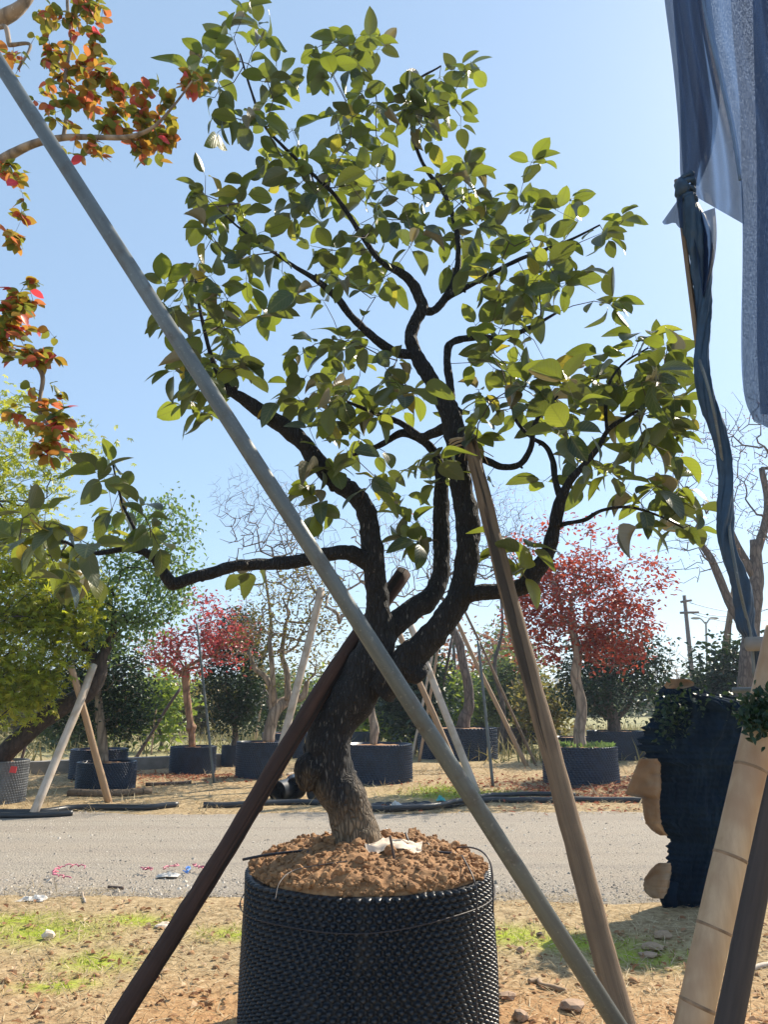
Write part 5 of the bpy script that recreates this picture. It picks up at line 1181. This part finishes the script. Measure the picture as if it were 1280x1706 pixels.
def is_red(L_):
    p = L_[0]; z_ = zc(p); px = CX + F_PX * p[0] / z_; py = CY - F_PX * (-(p[1]) * SP + (p[2] - CAM_H) * CP) / z_
    return lr.uniform() < (.75 if (px > 135 and py < 90) else .10)
od = sorted(range(len(OLV)), key=lambda i: -OLV[i][3] / zc(OLV[i][0])); vis = [i for i in od if OLV[i][0][0] > (0 - CX) / F_PX * zc(OLV[i][0])][:300]; vs = set(vis)
for i in vis: add_leaf(ot, omr if is_red(OLV[i]) else om, *OLV[i], np.array(ot.location))
rs = [OLV[i] for i in range(len(OLV)) if i not in vs]
mb = MB(); scatter(mb, [x[0] for x in rs], [x[1] for x in rs], [x[2] for x in rs], [x[3] for x in rs], *OT); o = mb.build('foliage', M['orangeleaf'], ot); o['kind'] = 'stuff'
print('orange leaves', len(OLV))

# ------------------------------------------------------------------ loose cover on the ground
def island_mat(name, stops, rough=.9, trans=0.0):
    m, t, b = mat(name); g = t.nodes.new('ShaderNodeNewGeometry'); c = ramp(t, g.outputs['Random Per Island'], stops); L(t, c, b.inputs['Base Color']); b.inputs['Roughness'].default_value = rough; b.inputs['Specular IOR Level'].default_value = .2
    if trans:
        tr = t.nodes.new('ShaderNodeBsdfTranslucent'); L(t, c, tr.inputs[0]); mx = t.nodes.new('ShaderNodeMixShader'); mx.inputs[0].default_value = trans; L(t, b.outputs[0], mx.inputs[1]); L(t, tr.outputs[0], mx.inputs[2]); L(t, mx.outputs[0], t.nodes['Material Output'].inputs[0])
    return m
M['gravel'] = island_mat('gravel_stones', [(0, (.16, .145, .13)), (.4, (.34, .30, .25)), (.8, (.52, .46, .39)), (1, (.70, .64, .55))])
M['litter'] = island_mat('dry_leaf_litter', [(0, (.20, .09, .045)), (.35, (.36, .19, .10)), (.7, (.52, .35, .21)), (1, (.66, .50, .34))], .8, .25)
M['redlitter'] = island_mat('red_leaf_litter', [(0, (.22, .06, .035)), (.5, (.36, .11, .06)), (1, (.48, .24, .13))], .8, .2)
M['straw'] = island_mat('dry_straw', [(0, (.26, .19, .10)), (.5, (.46, .36, .21)), (1, (.64, .53, .35))], .7, .2)
M['grass'] = island_mat('green_grass', [(0, (.14, .21, .02)), (.5, (.28, .38, .03)), (1, (.46, .47, .09))], .6, .45)
M['field'] = island_mat('field_grass', [(0, (.12, .13, .05)), (.4, (.24, .22, .10)), (.8, (.38, .31, .17)), (1, (.46, .37, .22))], .8, .25)
BL_V = np.array([(-.04, 0, 0), (.04, 0, 0), (-.025, .55, .06), (.025, .55, .06), (0, 1, -.03)]); BL_F = [(0, 1, 3, 2), (2, 3, 4)]
rg = np.random.default_rng(13)
def zg(P): return np.array([max(gz(x, y), -.012 if road_near(x) - .1 < y < road_far(x) + .1 else -1) for x, y in P])
# gravel
n = 17000; X = rg.uniform(-5.5, 5.5, n); Y = np.array([road_near(x) for x in X]) - .1 + rg.uniform(0, 1, n) ** 1.5 * 4.9
sz = np.minimum(.028, .0042 * rg.lognormal(0, .55, n)) * (1 + .06 * (Y - 6)); mb = MB()
OCV = np.array([(1, 0, 0), (-1, 0, 0), (0, 1, 0), (0, -1, 0), (0, 0, 1), (0, 0, -1)], float); OCF = [(0, 2, 4), (2, 1, 4), (1, 3, 4), (3, 0, 4), (2, 0, 5), (1, 2, 5), (3, 1, 5), (0, 3, 5)]
rocks(mb, np.c_[X, Y, [-.016 + .012 * nz(x * .3, y, 2, 1.5) + .006 * nz(x, y, 5, 5) for x, y in zip(X, Y)]], sz, rg, .6, OCV, OCF); tag(mb.build('gravel', M['gravel'], smooth=False), 'loose gravel stones strewn over the track', kind='stuff')
# leaf litter near
n = 3000; X = rg.uniform(-3.2, 3.4, n); Y = rg.uniform(3.0, 6.3, n); keep = rg.uniform(0, 1, n) < (.30 + .9 * np.clip(np.array([nz(x, y, 2, 1.6) for x, y in zip(X, Y)]), 0, 1)); X, Y = X[keep], Y[keep]; n = len(X)
Dd = np.c_[rg.normal(0, 1, (n, 2)), rg.normal(.05, .25, n)]; mb = MB(); scatter(mb, np.c_[X, Y, zg(np.c_[X, Y]) + .012], Dd, rg.normal(0, .35, (n, 3)) + (0, 0, 1), rg.uniform(.018, .062, n), SM_V * (1.15, 1, 1.9), SM_F)
tag(mb.build('leaf_litter', M['litter'], smooth=False), 'dry brown leaves scattered over the near verge', kind='stuff')
# soil crumbs near
n = 1500; X = rg.uniform(-2.6, 2.4, n); Y = rg.uniform(3.3, 5.6, n); mb = MB(); rocks(mb, np.c_[X, Y, zg(np.c_[X, Y])], np.minimum(.03, .007 * rg.lognormal(0, .6, n)), rg, .75); tag(mb.build('soil_crumbs', M['soil'], smooth=True), 'reddish soil crumbs on the near ground', kind='stuff')
# straw near and beyond the road
def straw(name, label, n, xr_, yr, lo, hi, m, stand=.15, mask=None, wid=1.0, z=.004):
    X = rg.uniform(*xr_, n); Y = rg.uniform(*yr, n)
    if mask is not None: k = rg.uniform(0, 1, n) < np.array([mask(x, y) for x, y in zip(X, Y)]); X, Y = X[k], Y[k]
    n = len(X); Dd = np.c_[rg.normal(0, 1, (n, 2)), np.abs(rg.normal(stand, stand * .8, n))]; s_ = rg.uniform(lo, hi, n)
    mb = MB(); scatter(mb, np.c_[X, Y, zg(np.c_[X, Y]) + z], Dd, np.tile((0, 0, 1.0), (n, 1)) + rg.normal(0, .3, (n, 3)), s_, BL_V, BL_F, wid=s_ * wid)
    tag(mb.build(name, M[m], smooth=False), label, kind='stuff')
n = 6000; X = rg.uniform(-4.5, 4.5, n); Y = np.array([road_near(x) for x in X]) + np.abs(rg.normal(.25, .3, n)); mb = MB()
rocks(mb, np.c_[X, Y, [-.016 + .012 * nz(x * .3, y, 2, 1.5) + .006 * nz(x, y, 5, 5) for x, y in zip(X, Y)]], np.minimum(.026, .0065 * rg.lognormal(0, .5, n)), rg, .7, OCV, OCF); tag(mb.build('gravel', M['gravel'], smooth=False), 'coarser gravel drifted along the near edge of the track', kind='stuff')
straw('dry_straw', 'dry straw lying over the near verge', 44000, (-3.6, 3.8), (3.0, 7.3), .03, .12, 'straw', .12, lambda x, y: (.25 + .9 * max(0, .5 + nz(x, y, 6, 1.1)) * (1 if y > 4.6 else .45)) * max(0, min(1, 1 - (y - road_near(x) + .15 + .35 * nz(x, y, 9, 2.2)) / .4)), .6)
straw('dry_grass', 'dry grass and straw beyond the gravel track', 20000, (-9, 9), (11.0, 19), .07, .22, 'straw', .22, lambda x, y: .3 + .7 * max(0, .5 + nz(x, y, 6, .6)), .8)
straw('green_grass', 'bright green grass tufts on the near verge and by the hose', 30000, (-3.4, 3.4), (3.4, 6.2), .02, .055, 'grass', .7, lambda x, y: min(1, 1.3 * greenness(x, y) * max(0, .75 + nz(x, y, 3, 4))), 1.3)
straw('green_grass', 'green grass by the black hose right of the trunk', 9000, (-.5, 3.2), (11, 15), .06, .16, 'grass', .6, lambda x, y: min(1, greenness(x, y)), 1.0)
# red leaves under the big red tree
c = POTS['red'][0]; n = 2600; X = c[0] + rg.normal(.3, 1.5, n); Y = c[1] + rg.normal(-1.0, 1.2, n); k = Y > np.array([road_far(x) for x in X]) - .5; X, Y = X[k], Y[k]; n = len(X)
mb = MB(); scatter(mb, np.c_[X, Y, zg(np.c_[X, Y]) + .02], np.c_[rg.normal(0, 1, (n, 2)), rg.normal(0, .2, n)], rg.normal(0, .3, (n, 3)) + (0, 0, 1), rg.uniform(.05, .11, n), SM_V, SM_F); tag(mb.build('red_leaf_litter', M['redlitter'], smooth=False), 'fallen red leaves round the pot of the big red tree', kind='stuff')
c = POTS['redl'][0]; n = 900; X = c[0] + rg.normal(.1, 1.0, n); Y = c[1] + rg.normal(-.9, .6, n)
mb = MB(); scatter(mb, np.c_[X, Y, zg(np.c_[X, Y]) + .02], np.c_[rg.normal(0, 1, (n, 2)), rg.normal(0, .2, n)], rg.normal(0, .3, (n, 3)) + (0, 0, 1), rg.uniform(.05, .10, n), SM_V, SM_F); tag(mb.build('red_leaf_litter', M['redlitter'], smooth=False), 'fallen red leaves before the small pink red tree', kind='stuff')
# weeds on the rim of the red tree's pot
c, r_ = POTS['red']; n = 500; a = rg.uniform(0, 6.28, n); q = r_ * rg.uniform(.6, .98, n); mb = MB(); scatter(mb, np.c_[c[0] + q * np.cos(a), c[1] + q * np.sin(a), np.full(n, c[2] + .0)], rg.normal(0, .6, (n, 3)) + (0, 0, .7), rg.normal(0, 1, (n, 3)), rg.uniform(.04, .10, n), SM_V, SM_F)
wd = mb.build('weeds', M['limeleaf'], smooth=False); tag(wd, 'small green weeds on the rim of the big red tree pot', kind='stuff')

straw('field_grass', 'tall dry grass and scrub in the field behind the pots', 26000, (-26, 26), (19.5, 42), .25, .75, 'field', .9, lambda x, y: .25 + .9 * max(0, .45 + nz(x, y, 6, .25)), .9)

# ------------------------------------------------------------------ hazy air
hz = bpy.data.materials.new('air_haze'); hz.use_nodes = True; t = hz.node_tree; t.nodes.clear()
o_ = t.nodes.new('ShaderNodeOutputMaterial'); pv = t.nodes.new('ShaderNodeVolumePrincipled')
pv.inputs['Color'].default_value = (.70, .82, 1.0, 1); pv.inputs['Density'].default_value = HAZE; pv.inputs['Anisotropy'].default_value = 0.3
L(t, pv.outputs[0], o_.inputs['Volume'])
mb = MB(); x0, x1, y0, y1, z0, z1 = -640, 640, -40, 1520, -1.5, 22
mb.add([(x0, y0, z0), (x1, y0, z0), (x1, y1, z0), (x0, y1, z0), (x0, y0, z1), (x1, y0, z1), (x1, y1, z1), (x0, y1, z1)], [(3, 2, 1, 0), (4, 5, 6, 7), (0, 1, 5, 4), (1, 2, 6, 5), (2, 3, 7, 6), (3, 0, 4, 7)])
tag(mb.build('haze', hz, smooth=False), 'thin pale haze in the air over the yard', kind='stuff')
